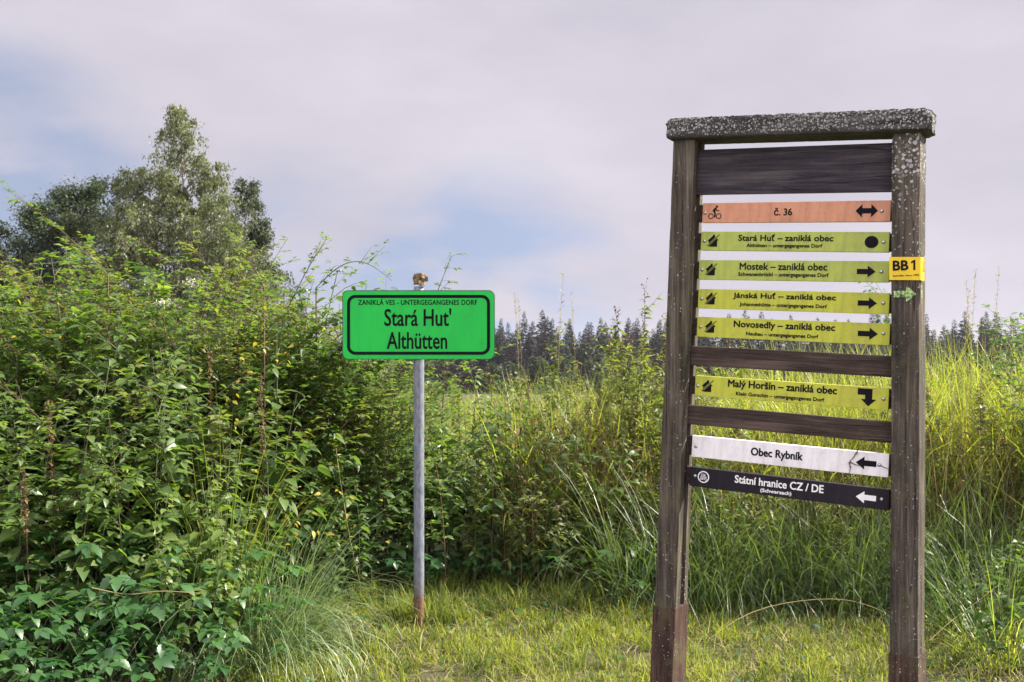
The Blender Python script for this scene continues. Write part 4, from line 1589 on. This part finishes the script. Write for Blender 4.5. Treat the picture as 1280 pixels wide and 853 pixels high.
# ------------------------------------------------------------------ grasses
def lawn():
    g = Geo()
    n = 120000
    x = U_(-2.2, 3.6, n)
    y = 3.55 + 3.6 * U_(0, 1, n)
    keep = (y < front_edge(x) + 0.55) | (x > -0.9)
    vis = np.abs(x) < y * 0.52 + 0.35
    cl = 0.5 + 0.5 * np.sin(x * 5.1 + 1.3 * np.sin(y * 4.3)) * np.sin(y * 5.7 + x * 2.2)
    cl2 = 0.5 + 0.5 * np.sin(x * 17 + 2 * np.sin(y * 13)) * np.sin(y * 19 - x * 7)
    bare = 0.5 + 0.5 * np.sin(x * 3.3 + 2.1) * np.sin(y * 4.1 + 0.7 + np.sin(x * 2.0))
    keep &= (bare < 0.80) | (U_(0, 1, n) < 0.22)
    keep &= (x < 2.05 + 0.15 * np.sin(y * 6)) | (U_(0, 1, n) < 0.18)
    keep &= vis & (U_(0, 1, n) < 0.22 + 0.78 * np.maximum(cl, cl2 * 0.9))
    x, y, cl, cl2 = x[keep], y[keep], cl[keep], cl2[keep]
    m = len(x)
    h = U_(0.03, 0.10, m) * (0.55 + 0.9 * cl2 * cl)
    z = terrain_z(x, y)
    tint = np.clip(0.18 + 0.55 * cl + U_(-0.35, 0.40, m), 0, 1)
    blades(g, np.stack([x, y, z - 0.004], -1), U_(0, 6.28, m), h, U_(0.3, 1.9, m), U_(0.004, 0.0085, m), tint, seg=3)
    o = g.build('lawn_grass', M['grass_lawn'])
    tag(o, 'short mown yellow green grass of the verge', 'grass', kind='stuff')
    # longer uncut tufts at the hedge foot and round the posts
    g2 = Geo()
    P = []
    for _ in range(330):
        k = random.random()
        if k < 0.55:
            a, b = random.uniform(-1.0, 3.4), random.uniform(6.1, 6.75)
        elif k < 0.65:
            a, b = -0.52 + random.gauss(0, 0.12), 5.88 + abs(random.gauss(0, 0.08))
        else:
            a, b = random.uniform(-1.2, 3.2), random.uniform(4.6, 6.3)
        P += [(a + random.gauss(0, 0.035), b + random.gauss(0, 0.035), 0) for _ in range(26)]
    P = np.array(P)
    m = len(P)
    blades(g2, P, U_(0, 6.28, m), U_(0.07, 0.21, m), U_(0.3, 2.2, m), U_(0.003, 0.007, m), np.repeat(U_(0, 0.6, m // 26), 26) + U_(-0.1, 0.2, m), seg=4)
    tag(g2.build('uncut_tufts', M['grass_lawn']), 'longer uncut grass tufts along the hedge foot and round the pole', 'grass', kind='stuff')
    # dry clippings and dead blades lying in it
    g = Geo()
    n = 16000
    x = U_(-1.8, 3.4, n)
    y = U_(3.7, 6.9, n)
    d = 0.5 + 0.5 * np.sin(x * 2.3 + 1.0) * np.sin(y * 3.1 + x)
    keep = (np.abs(x) < y * 0.52 + 0.3) & (y < front_edge(x) + 0.2) & (U_(0, 1, n) < 0.25 + 0.75 * d)
    x, y = x[keep], y[keep]
    m = len(x)
    blades(g, np.stack([x, y, terrain_z(x, y) + U_(0.0, 0.045, m)], -1), U_(0, 6.28, m), U_(0.04, 0.13, m), U_(2.2, 4.6, m), U_(0.002, 0.0045, m), U_(0, 1, m), seg=3, curl=0.15)
    o = g.build('dry_clippings', M['straw'])
    tag(o, 'dead straw coloured clippings lying in the mown grass', 'straw', kind='stuff')


lawn()


def small_lawn_leaves():
    """clover and plantain leaves among the mown grass"""
    g = Geo()
    n = 5200
    x = U_(-1.6, 3.3, n)
    y = U_(3.8, 6.9, n)
    keep = (np.abs(x) < y * 0.52 + 0.3) & (y < front_edge(x) + 0.3) & (U_(0, 1, n) < 0.2 + 0.8 * np.clip((y - 5.6), 0, 1))
    x, y = x[keep], y[keep]
    m = len(x)
    place_leaves(g, LEAF1, np.stack([x, y, terrain_z(x, y) + U_(0.02, 0.08, m)], -1), U_(0, 6.28, m), U_(-0.3, 0.8, m), U_(0.018, 0.05, m), U_(-.5, .5, m), U_(0, 1, m))
    tag(g.build('clover_leaves', M['leaf_broad']), 'small clover and herb leaves growing in the mown grass', 'ground cover', kind='stuff')


small_lawn_leaves()


def tall_grass():
    # bright reed grass at the back, right of the frame and between the weeds
    g = Geo()
    n = 17000
    x = U_(0.0, 5.0, n)
    y = U_(7.15, 9.4, n)
    dens = np.where(x > 1.6, 1.0, 0.8)
    keep = (U_(0, 1, n) < dens) & (x < y * 0.53 + 0.3)
    x, y = x[keep], y[keep]
    m = len(x)
    h = U_(0.75, 1.55, m) * np.where(x > 1.9, 1.15, 0.96)
    blades(g, np.stack([x, y, terrain_z(x, y)], -1), U_(0, 6.28, m), h, U_(0.15, 1.5, m), U_(0.006, 0.014, m), np.clip(U_(0.2, 1.0, m), 0, 1), seg=6)
    tag(g.build('tall_grass', M['grass_tall']), 'tall yellow green reed grass behind the timber frame and along the right side', 'grass', kind='stuff')
    # darker drooping grass in front of it
    g = Geo()
    n = 5600
    x = U_(0.55, 4.2, n)
    y = 6.12 + 1.6 * U_(0, 1, n) ** 1.3
    keep = x < y * 0.53 + 0.3
    x, y = x[keep], y[keep]
    m = len(x)
    h = U_(0.45, 1.15, m)
    blades(g, np.stack([x, y, terrain_z(x, y)], -1), U_(0, 6.28, m), h, U_(0.4, 2.4, m), U_(0.003, 0.009, m), U_(0, 1, m), seg=6)
    tag(g.build('drooping_grass', M['grass_deep']), 'dark green drooping grass at the foot of the tall stand behind the frame', 'grass', kind='stuff')
    # last year's brown stalks and withered leaves
    g = Geo()
    n = 5200
    x = U_(-0.1, 4.4, n)
    y = U_(6.75, 8.1, n)
    w = 0.40 + 0.60 * (np.exp(-((x - 3.35) / 0.40) ** 2) + np.exp(-((x - 0.75) / 0.45) ** 2))
    keep = (U_(0, 1, n) < w) & (x < y * 0.53 + 0.3)
    x, y = x[keep], y[keep]
    m = len(x)
    blades(g, np.stack([x, y, terrain_z(x, y)], -1), U_(0, 6.28, m), U_(0.4, 1.2, m), U_(0.05, 1.1, m), U_(0.003, 0.007, m), U_(0, 1, m), seg=5)
    k = 2600
    i = rng.integers(0, m, k)
    place_leaves(g, LEAF2N, np.stack([x[i] + U_(-.06, .06, k), y[i] + U_(-.06, .06, k), U_(0.2, 1.05, k)], -1), U_(0, 6.28, k), U_(-1.4, 0.5, k), U_(0.03, 0.08, k), U_(-1, 1, k), U_(0, 1, k))
    tag(g.build('withered_stalks', M['leaf_dry']), 'withered brown stalks and curled dead leaves through the hedge', 'dead stalks', kind='stuff')
    # bleached straw blades and loose seed panicles standing among the green
    g = Geo()
    n = 4000
    x = U_(-0.05, 4.6, n)
    y = U_(6.75, 8.6, n)
    keep = x < y * 0.53 + 0.3
    x, y = x[keep], y[keep]
    m = len(x)
    hh = U_(0.6, 1.45, m) * np.where(x > 1.9, 1.1, 0.92)
    blades(g, np.stack([x, y, terrain_z(x, y)], -1), U_(0, 6.28, m), hh, U_(0.05, 0.9, m), U_(0.002, 0.005, m), U_(0, 1, m), seg=5)
    k = 9000
    i = rng.integers(0, m, k)
    place_leaves(g, LEAF1N, np.stack([x[i] + U_(-.05, .05, k), y[i] + U_(-.05, .05, k), hh[i] * U_(0.70, 0.97, k)], -1), U_(0, 6.28, k), U_(-0.6, 1.3, k), U_(0.012, 0.032, k), U_(-1, 1, k), U_(0, 1, k))
    tag(g.build('straw_stalks', M['straw']), 'bleached straw stalks with loose seed heads among the tall green grass', 'dry grass', kind='stuff')
    # meadow behind, hiding the soil
    g = Geo()
    n = 16000
    y = 9 + 16 * U_(0, 1, n) ** 1.4
    x = U_(-0.75, 0.75, n) * y
    m = n
    blades(g, np.stack([x, y, terrain_z(x, y)], -1), U_(0, 6.28, m), U_(0.3, 0.75, m), U_(0.2, 1.4, m), U_(0.010, 0.022, m), U_(0.2, 0.9, m), seg=4)
    tag(g.build('meadow_grass', M['grass_tall']), 'rough meadow grass behind the hedge', 'grass', kind='stuff')


tall_grass()


def under_foliage():
    """loose ground-level leaves and crossing dead stems inside the thickets"""
    g = Geo()
    P = []
    for poly in ([(-3.9, 4.3), (-1.7, 4.4), (-1.3, 5.2), (-0.9, 6.6), (-0.9, 7.4), (-3.9, 7.4)], [(-0.9, 6.75), (1.4, 6.75), (1.4, 8.0), (-0.9, 8.0)]):
        for x, y, s in grid_spots(poly, 0.05, lambda a, b: 0):
            P.append((x, y, random.uniform(0.02, 0.55)))
    P = np.array(P)
    m = len(P)
    place_leaves(g, LEAF2, P, U_(0, 6.28, m), U_(-0.6, 0.5, m), U_(0.04, 0.085, m), U_(-.5, .5, m), U_(0, 0.7, m))
    tag(g.build('undergrowth_leaves', M['leaf_nettle']), 'shaded low leaves filling the bottom of the thickets', 'undergrowth', kind='stuff')


under_foliage()


def tussock(name, x, y, h, n, rad, label, seed, mat='grass_pale', drift=0.4, lean=(0.4, 3.0)):
    r = np.random.default_rng(seed)
    g = Geo()
    a = r.uniform(0, 6.28, n)
    q = rad * np.sqrt(r.uniform(0, 1, n))
    az = np.where(r.uniform(0, 1, n) < drift, r.normal(-0.6, 0.7, n), a)
    blades(g, np.stack([q * np.cos(a), q * np.sin(a), np.zeros(n)], -1), az, h * r.uniform(0.55, 1.1, n), r.uniform(lean[0], lean[1], n), r.uniform(0.003, 0.0065, n), r.uniform(0, 1, n), seg=8)
    o = g.build(name, M[mat])
    o.location = (x, y, 0)
    tag(o, label, 'grass tuft')


tussock('grass_tussock', px(322, 5.15), 5.15, 0.98, 340, 0.22, 'pale grass tussock spilling out of the left thicket onto the mown verge', 51)
tussock('grass_tussock', px(275, 5.3), 5.35, 1.25, 130, 0.10, 'upright bright green grass tuft inside the left thicket', 52, 'grass_tall', 0.0, (0.1, 0.9))
tussock('grass_tussock', px(375, 5.6), 5.55, 0.75, 200, 0.16, 'smaller pale tussock at the right flank of the left thicket', 53)
tussock('grass_tussock', px(900, 6.3), 6.25, 0.85, 220, 0.22, 'dark grass tussock seen through the timber frame near its left post', 54, 'grass_deep', 0.1)
tussock('grass_tussock', px(1060, 6.3), 6.25, 0.80, 200, 0.22, 'grass tussock seen through the timber frame near its right post', 55, 'grass_deep', 0.1)
tussock('grass_tussock', px(1215, 5.5), 5.55, 0.75, 140, 0.22, 'sparse long bladed tuft close to the right post on dark soil', 60, 'grass_deep', 0.1)
tussock('grass_tussock', px(1262, 5.1), 5.15, 0.65, 160, 0.22, 'low arching grass tuft nearest the lower right corner', 61, 'grass_tall', 0.1)
tussock('grass_tussock', px(1250, 5.8), 5.85, 0.85, 220, 0.25, 'drooping grass tussock right of the timber frame', 56, 'grass_deep', 0.1)


tussock('grass_tussock', px(300, 5.4), 5.45, 0.95, 150, 0.15, 'thin pale grass tuft between the nettles and the spilling tussock', 57, 'grass_pale', 0.4)
tussock('grass_tussock', px(345, 5.25), 5.3, 0.70, 150, 0.16, 'low pale grass tuft at the lower right corner of the left thicket', 58, 'grass_pale', 0.3)
tussock('grass_tussock', px(235, 5.0), 5.05, 0.85, 80, 0.10, 'sparse grass tuft between the broad leaves and the nettles', 59, 'grass_pale', 0.2)


def dock(cx, top, Y, label, seed):
    r = np.random.default_rng(seed)
    root = thing('dock_stalk', label, 'plant', (px(cx, Y), Y, 0), group='brown dock stalks in the thicket')
    gs, gh = Geo(), Geo()
    z = 1.6 + (426.5 - top) / 1300 * Y
    tube(gs, [(0.05, 0.03, 0), (0.02, 0.0, z * 0.5), (0, 0, z)], 0.004, 0.0015, 5)
    m = 170
    q = r.uniform(0.70, 1.0, m)
    p = np.stack([0.02 * (1 - q), np.zeros(m), z * q], -1) + r.normal(0, 1, (m, 3)) * (0.012 * (1.35 - q))[:, None]
    place_leaves(gh, LEAF1, p, r.uniform(0, 6.28, m), r.uniform(-0.9, 0.9, m), r.uniform(0.012, 0.026, m), r.normal(0, .6, m), r.uniform(0, 1, m))
    gs.build('stem', M['stem_brown'], root)
    gh.build('seed_head', M['leaf_dry'], root)


for i, (cx, top, Y, lab_) in enumerate((
        (30, 585, 4.75, 'brown dock spike at the far left above the broad leaves'),
        (62, 500, 5.1, 'brown dock spike among the far left nettles, taller one of the two there'),
        (326, 470, 5.6, 'brown dock spike at the right side of the thicket above the tussock'),
        (262, 440, 5.7, 'tall brown dock spike in the middle of the thicket'))):
    dock(cx, top, Y, lab_, 700 + i)


def seed_stalk(cx, top, Y, label, seed, nod=0.05):
    r = np.random.default_rng(seed)
    root = thing('grass_stalk', label, 'grass stalk', (px(cx, Y), Y, 0), group='seeding grass stalks against the sky')
    gs, gh = Geo(), Geo()
    z = 1.6 + (426.5 - top) / 1300 * Y
    t = np.linspace(0, 1, 10)
    nod *= random.choice((-1, 1))
    pts = np.stack([nod * t ** 3, 0 * t, z * t], -1)
    tube(gs, pts, 0.0022, 0.0009, 4)
    m = 46
    q = r.uniform(0.80, 1.0, m)
    p = np.stack([np.interp(q, t, pts[:, i]) for i in range(3)], -1) + r.normal(0, 0.006, (m, 3)) * np.array([1, 1, 0.3])
    place_leaves(gh, LEAF1N, p, r.uniform(0, 6.28, m), r.uniform(0.6, 1.4, m), r.uniform(0.014, 0.030, m), 0, r.uniform(0.2, 1, m))
    gs.build('stem', M['straw'], root)
    gh.build('seed_head', M['straw'], root)


for i, (cx, top, Y, lab_) in enumerate((
        (695, 341, 7.2, 'tallest seeding grass stalk, midway between the green sign and the timber frame'),
        (723, 369, 7.2, 'leaning seeding grass stalk right of the tallest one'),
        (652, 366, 7.2, 'seeding grass stalk nearest the right edge of the green sign'),
        (656, 376, 7.5, 'second seeding grass stalk near the right edge of the green sign'),
        (1211, 337, 7.4, 'seeding grass stalk right of the timber frame, left one of the tall pair'),
        (1240, 335, 7.6, 'seeding grass stalk nearest the right border, above the far wood'),
        (1202, 361, 7.2, 'shorter seeding grass stalk right of the timber frame'),
        (1216, 350, 7.8, 'seeding grass stalk right of the timber frame, right one of the tall pair'))):
    seed_stalk(cx, top, Y, lab_, 60 + i)


def bent_stem(pts, label, r0=0.0024):
    g = Geo()
    pts = np.array([(px(a, Y), Y, 1.6 + (426.5 - b) / 1300 * Y) for a, b, Y in pts])
    base = pts[0].copy()
    n = 14
    t = np.linspace(0, 1, len(pts))
    tt = np.linspace(0, 1, n)
    # smooth curve through the points
    cu = np.stack([np.interp(tt, t, pts[:, i]) for i in range(3)], -1)
    for _ in range(3):
        cu[1:-1] = (cu[:-2] + 2 * cu[1:-1] + cu[2:]) / 4
    tube(g, cu - base, r0, r0 * 0.5, 5, 0.8)
    o = g.build('bent_grass_stem', M['straw'])
    o.location = base
    tag(o, label, 'dry stem')


bent_stem([(885, 800, 5.5), (930, 765, 5.6), (985, 752, 5.7), (1040, 747, 5.7), (1075, 752, 5.7), (1105, 765, 5.7)], 'long arched dry stem lying across the grass between the frame posts')
bent_stem([(600, 760, 6.2), (680, 751, 6.25), (760, 748, 6.3), (820, 744, 6.3)], 'straight dry stem lying along the hedge foot left of the timber frame')
bent_stem([(1163, 800, 5.3), (1190, 775, 5.4), (1222, 752, 5.5), (1250, 730, 5.6)], 'dry stem leaning up to the right beside the right post', 0.002)
bent_stem([(455, 750, 6.3), (440, 690, 6.2), (425, 600, 6.2), (420, 560, 6.2)], 'thin pale upright dead stem left of the grey pole', 0.003)
bent_stem([(115, 735, 4.5), (160, 745, 4.45), (200, 738, 4.4), (250, 742, 4.4)], 'bare twig lying across the broad leaves at the lower left', 0.003)

# ------------------------------------------------------------------ shrub at the right border
sh = make_rose(71, 1.95, 14, 0.22, 'bush')
sh.location = (px(1305, 7.0), 7.0, 0)
tag(sh, 'leafy bush cut by the right border above the tall grass', 'shrub')

# ------------------------------------------------------------------ trees behind
def make_tree(name, label, X, Y, H, width, seed, weeping, leaf, bark, leafsize, n_limb=26, crown_from=0.15, strands=7, dens=1.0, lean=0.0):
    r = np.random.default_rng(seed)
    z0 = float(terrain_z(X, Y))
    root = thing(name, label, 'tree', (X, Y, z0), group=None)
    gs, gl = Geo(), Geo()
    n = 18
    t = np.linspace(0, 1, n)
    tr = np.stack([lean * t ** 1.5 + 0.12 * np.sin(t * 5 + seed), 0.12 * np.cos(t * 4 + seed), H * t], -1)
    tube(gs, tr, np.linspace(0.13, 0.012, n) * H / 11, None, 7)
    P, A, PI_, S, T = [], [], [], [], []
    for i in range(n_limb):
        f = crown_from + (0.97 - crown_from) * (i / n_limb) ** 0.85
        b = np.array([np.interp(f, t, tr[:, k]) for k in range(3)])
        az = i * 2.4 + r.normal(0, 0.4)
        prof = max(0.10, math.sin(min(1, (1 - f) * 1.15 + 0.08) * 1.9)) * r.uniform(0.6, 1.15)
        if weeping:
            prof = (0.05 + 0.98 * (1 - f) ** 0.95) * r.uniform(0.6, 1.15)
        L = width * prof
        up = 0.45 + 0.5 * f + r.normal(0, 0.12)
        m = 7
        lp = [b]
        d_up = up
        for k in range(m):
            lp.append(lp[-1] + L / m * np.array([math.cos(az) * math.cos(d_up), math.sin(az) * math.cos(d_up), math.sin(d_up)]))
            d_up -= (0.10 if weeping else 0.05)
            az += r.normal(0, 0.1)
        lp = np.array(lp)
        tube(gs, lp, 0.045 * (1 - f * 0.7) * H / 11, 0.008, 5)
        tm = np.linspace(0, 1, m + 1)
        tl = np.clip(r.normal(0.5, 0.17), 0.05, 0.95)
        thin = 0.60 if (weeping and f > 0.72) else 1.0
        for q in r.uniform(0.2, 1.02, int(thin * strands * (0.6 + L / width))):
            s0 = np.array([np.interp(q, tm, lp[:, k]) for k in range(3)])
            a2 = az + r.uniform(-1.6, 1.6)
            out = r.uniform(0.15, 0.5) * (0.4 + 0.6 * L)
            drop = r.uniform(0.4, 1.5) * (0.35 + 0.65 * (1 - f)) if weeping else r.uniform(-0.4, 0.25)
            kk = int(r.uniform(13, 24) * thin * dens * (1.0 if weeping else 1.3))
            u = r.uniform(0.05, 1, kk)
            sp = s0 + np.stack([math.cos(a2) * out * np.sqrt(u), math.sin(a2) * out * np.sqrt(u), (0.18 * np.sin(u * 3.14) - drop * u ** 1.5)], -1)
            e = sp[np.argmax(u)]
            tube(gs, [s0, (s0 + e) / 2 + [0, 0, 0.12], e], 0.007, 0.003, 3)
            sp = sp + r.normal(0, 0.075 if weeping else 0.17, (kk, 3))
            P.append(sp)
            A.append(r.uniform(0, 6.28, kk))
            PI_.append(r.uniform(-1.4, -0.1, kk) if weeping else r.uniform(-0.9, 0.6, kk))
            S.append(leafsize * r.uniform(0.6, 1.25, kk))
            T.append(np.clip(tl + r.normal(0, 0.22, kk), 0, 1))
    place_leaves(gl, LEAF1, np.concatenate(P), np.concatenate(A), np.concatenate(PI_), np.concatenate(S), r.normal(0, 0.5, sum(map(len, P))), np.concatenate(T))
    gs.build('trunk', M[bark], root)
    gl.build('crown', M[leaf], root)
    return root


make_tree('birch_tree', 'tall weeping birch with a thin pointed top and pale limbs behind the thicket', px(226, 40), 40, 11.2, 5.0, 81, True, 'leaf_birch', 'bark_birch', 0.115, 68, 0.08, 20, 2.3, 0.15)
make_tree('birch_tree', 'birch with a lower rounded dense crown left of the pointed one', px(160, 41), 41, 9.0, 5.8, 82, True, 'leaf_birch', 'bark_birch', 0.12, 56, 0.08, 20, 2.3, 0.3)
make_tree('birch_tree', 'dark birch with hanging twigs right of the pointed one', px(312, 42), 42, 8.9, 3.2, 83, True, 'leaf_far', 'bark_birch', 0.12, 44, 0.08, 18, 2.4, -0.1)
make_tree('birch_tree', 'low pale birch leaning into the right foot of the pointed one', px(268, 38), 38, 7.4, 4.4, 87, True, 'leaf_birch', 'bark_birch', 0.11, 46, 0.08, 20, 2.2, 0.3)
make_tree('broadleaf_tree', 'small dark rounded tree at the far left beyond the thicket', px(45, 42), 42, 7.6, 3.0, 84, False, 'leaf_far', 'bark_dark', 0.13, 36, 0.12, 18, 1.5)
make_tree('broadleaf_tree', 'dark tree with a pointed tip between the far left tree and the birches', px(103, 43), 43, 8.6, 3.0, 85, False, 'leaf_far', 'bark_dark', 0.13, 38, 0.12, 18, 1.5)
make_tree('broadleaf_tree', 'low dark tree cut by the left border of the photo', px(-20, 44), 44, 6.3, 2.4, 86, False, 'leaf_far', 'bark_dark', 0.13, 32, 0.12, 16, 1.5)

# ------------------------------------------------------------------ the far wood
def make_spruce(seed, mat):
    r = np.random.default_rng(seed)
    root = thing('spruce_tree', 'tmp', 'tree')
    gs, gl = Geo(), Geo()
    H = 20.0
    tube(gs, [(0, 0, 0), (0, 0, H * 0.5), (0, 0, H)], 0.22, 0.02, 6)
    z = H * 0.12
    P, A, PI_, S = [], [], [], []
    while z < H * 0.995:
        f = z / H
        rad = (3.3 + 1.6 * ((seed * 37) % 10) / 10) * (1 - f) ** 0.8 * r.uniform(0.7, 1.2) + 0.12
        nb = int(6 + 5 * (1 - f))
        a0 = r.uniform(0, 6.28)
        for k in range(nb):
            if r.random() < 0.10:
                continue
            P.append((0, 0, z + r.normal(0, 0.12)))
            A.append(a0 + k * 6.283 / nb + r.normal(0, 0.2))
            PI_.append(-0.35 + 0.75 * f + r.normal(0, 0.1))
            S.append(rad * r.uniform(0.7, 1.15))
            # twigs along the bough
            for q in r.uniform(0.3, 1.0, 3):
                P.append((math.cos(A[-1]) * rad * q * 0.9, math.sin(A[-1]) * rad * q * 0.9, z + math.sin(-0.2) * rad * q + r.normal(0, 0.1)))
                A.append(A[-1] + r.uniform(-1.2, 1.2))
                PI_.append(r.uniform(-0.7, 0.1))
                S.append(rad * 0.45 + 0.15)
        z += 0.42 + 0.40 * (1 - f)
    place_leaves(gl, LEAF1, P, A, PI_, S, r.normal(0, 0.5, len(P)), np.clip(r.normal(0.5, 0.25, len(P)), 0, 1))
    gs.build('trunk', M['bark_dark'], root)
    gl.build('crown', M[mat], root)
    return root


def far_wood():
    pr = [make_spruce(91 + i, 'needle' if i % 2 else 'needle_brown') for i in range(6)]
    spots = []
    for row, Yr in enumerate((228, 236, 246, 258)):
        x = -26 + row * 1.3
        while x < 138:
            edge = 0.0
            H = {0: 0.90, 1: 0.97, 2: 1.04, 3: 1.10}[row] * random.uniform(0.84, 1.10)
            c = x / Yr * 1300 + 640
            if (880 < c < 1120 or c < 590) and random.random() < 0.22:
                x += random.uniform(2.5, 4.0)
                continue
            if 700 < c < 850:
                H *= 0.96
            spots.append((x + random.uniform(-1, 1), Yr + random.uniform(-3, 3), H))
            x += random.uniform(1.8, 2.8)
    random.shuffle(spots)
    spots = spots[:290]
    random.shuffle(spots)
    scatter(pr, spots, 'dark spruce in the wood on the skyline behind the tall weeds and grass', 'spruces of the far wood', 'tree')


far_wood()
for i, (cx, Y, H, w) in enumerate(((640, 150, 10.5, 3.6), (672, 160, 12.0, 3.8), (705, 170, 13.0, 4.2), (738, 180, 15.5, 4.5), (768, 185, 14.5, 4.2), (800, 180, 14.0, 4.0), (620, 165, 11.5, 3.8), (1180, 170, 12.0, 4.2), (1225, 170, 12.5, 4.2), (1268, 165, 12.5, 4.2))):
    labs = ['lowest round bluish green tree at the wood edge near the green sign', 'round tree at the wood edge under the second seeding grass stalks',
            'round tree at the wood edge under the tallest seeding grass stalk', 'broad tree rising highest at the wood edge between the green sign and the frame',
            'round tree at the wood edge left of the tallest weed', 'round tree at the wood edge behind the tallest weed by the frame post',
            'round tree at the wood edge hidden partly by the green sign', 'round tree at the wood edge just right of the timber frame',
            'round tree at the wood edge under the tall pair of seeding grass stalks', 'round tree at the wood edge by the right border']
    make_tree('broadleaf_tree', labs[i], px(cx, Y), Y, H, w, 500 + i, False, 'leaf_far', 'bark_dark', 0.55, 18, 0.10, 8, 1.0)['group'] = 'round trees along the far wood edge'


# ------------------------------------------------------------------ the air over the valley
def haze():
    V, F = bevel_box(-1560, 1560, -1560, 1560, -15.6, 17.0, 0)
    m = bpy.data.materials.new('valley_haze')
    m.use_nodes = True
    t = m.node_tree
    t.nodes.remove(t.nodes['Principled BSDF'])
    v = t.nodes.new('ShaderNodeVolumePrincipled')
    v.inputs['Color'].default_value = (0.80, 0.82, 0.92, 1)
    v.inputs['Density'].default_value = 0.00014
    v.inputs['Anisotropy'].default_value = 0.2
    t.links.new(v.outputs[0], t.nodes['Material Output'].inputs['Volume'])
    tag(mesh_obj('haze', V, F, m), 'thin pale haze filling the valley air', 'haze', kind='stuff')


haze()
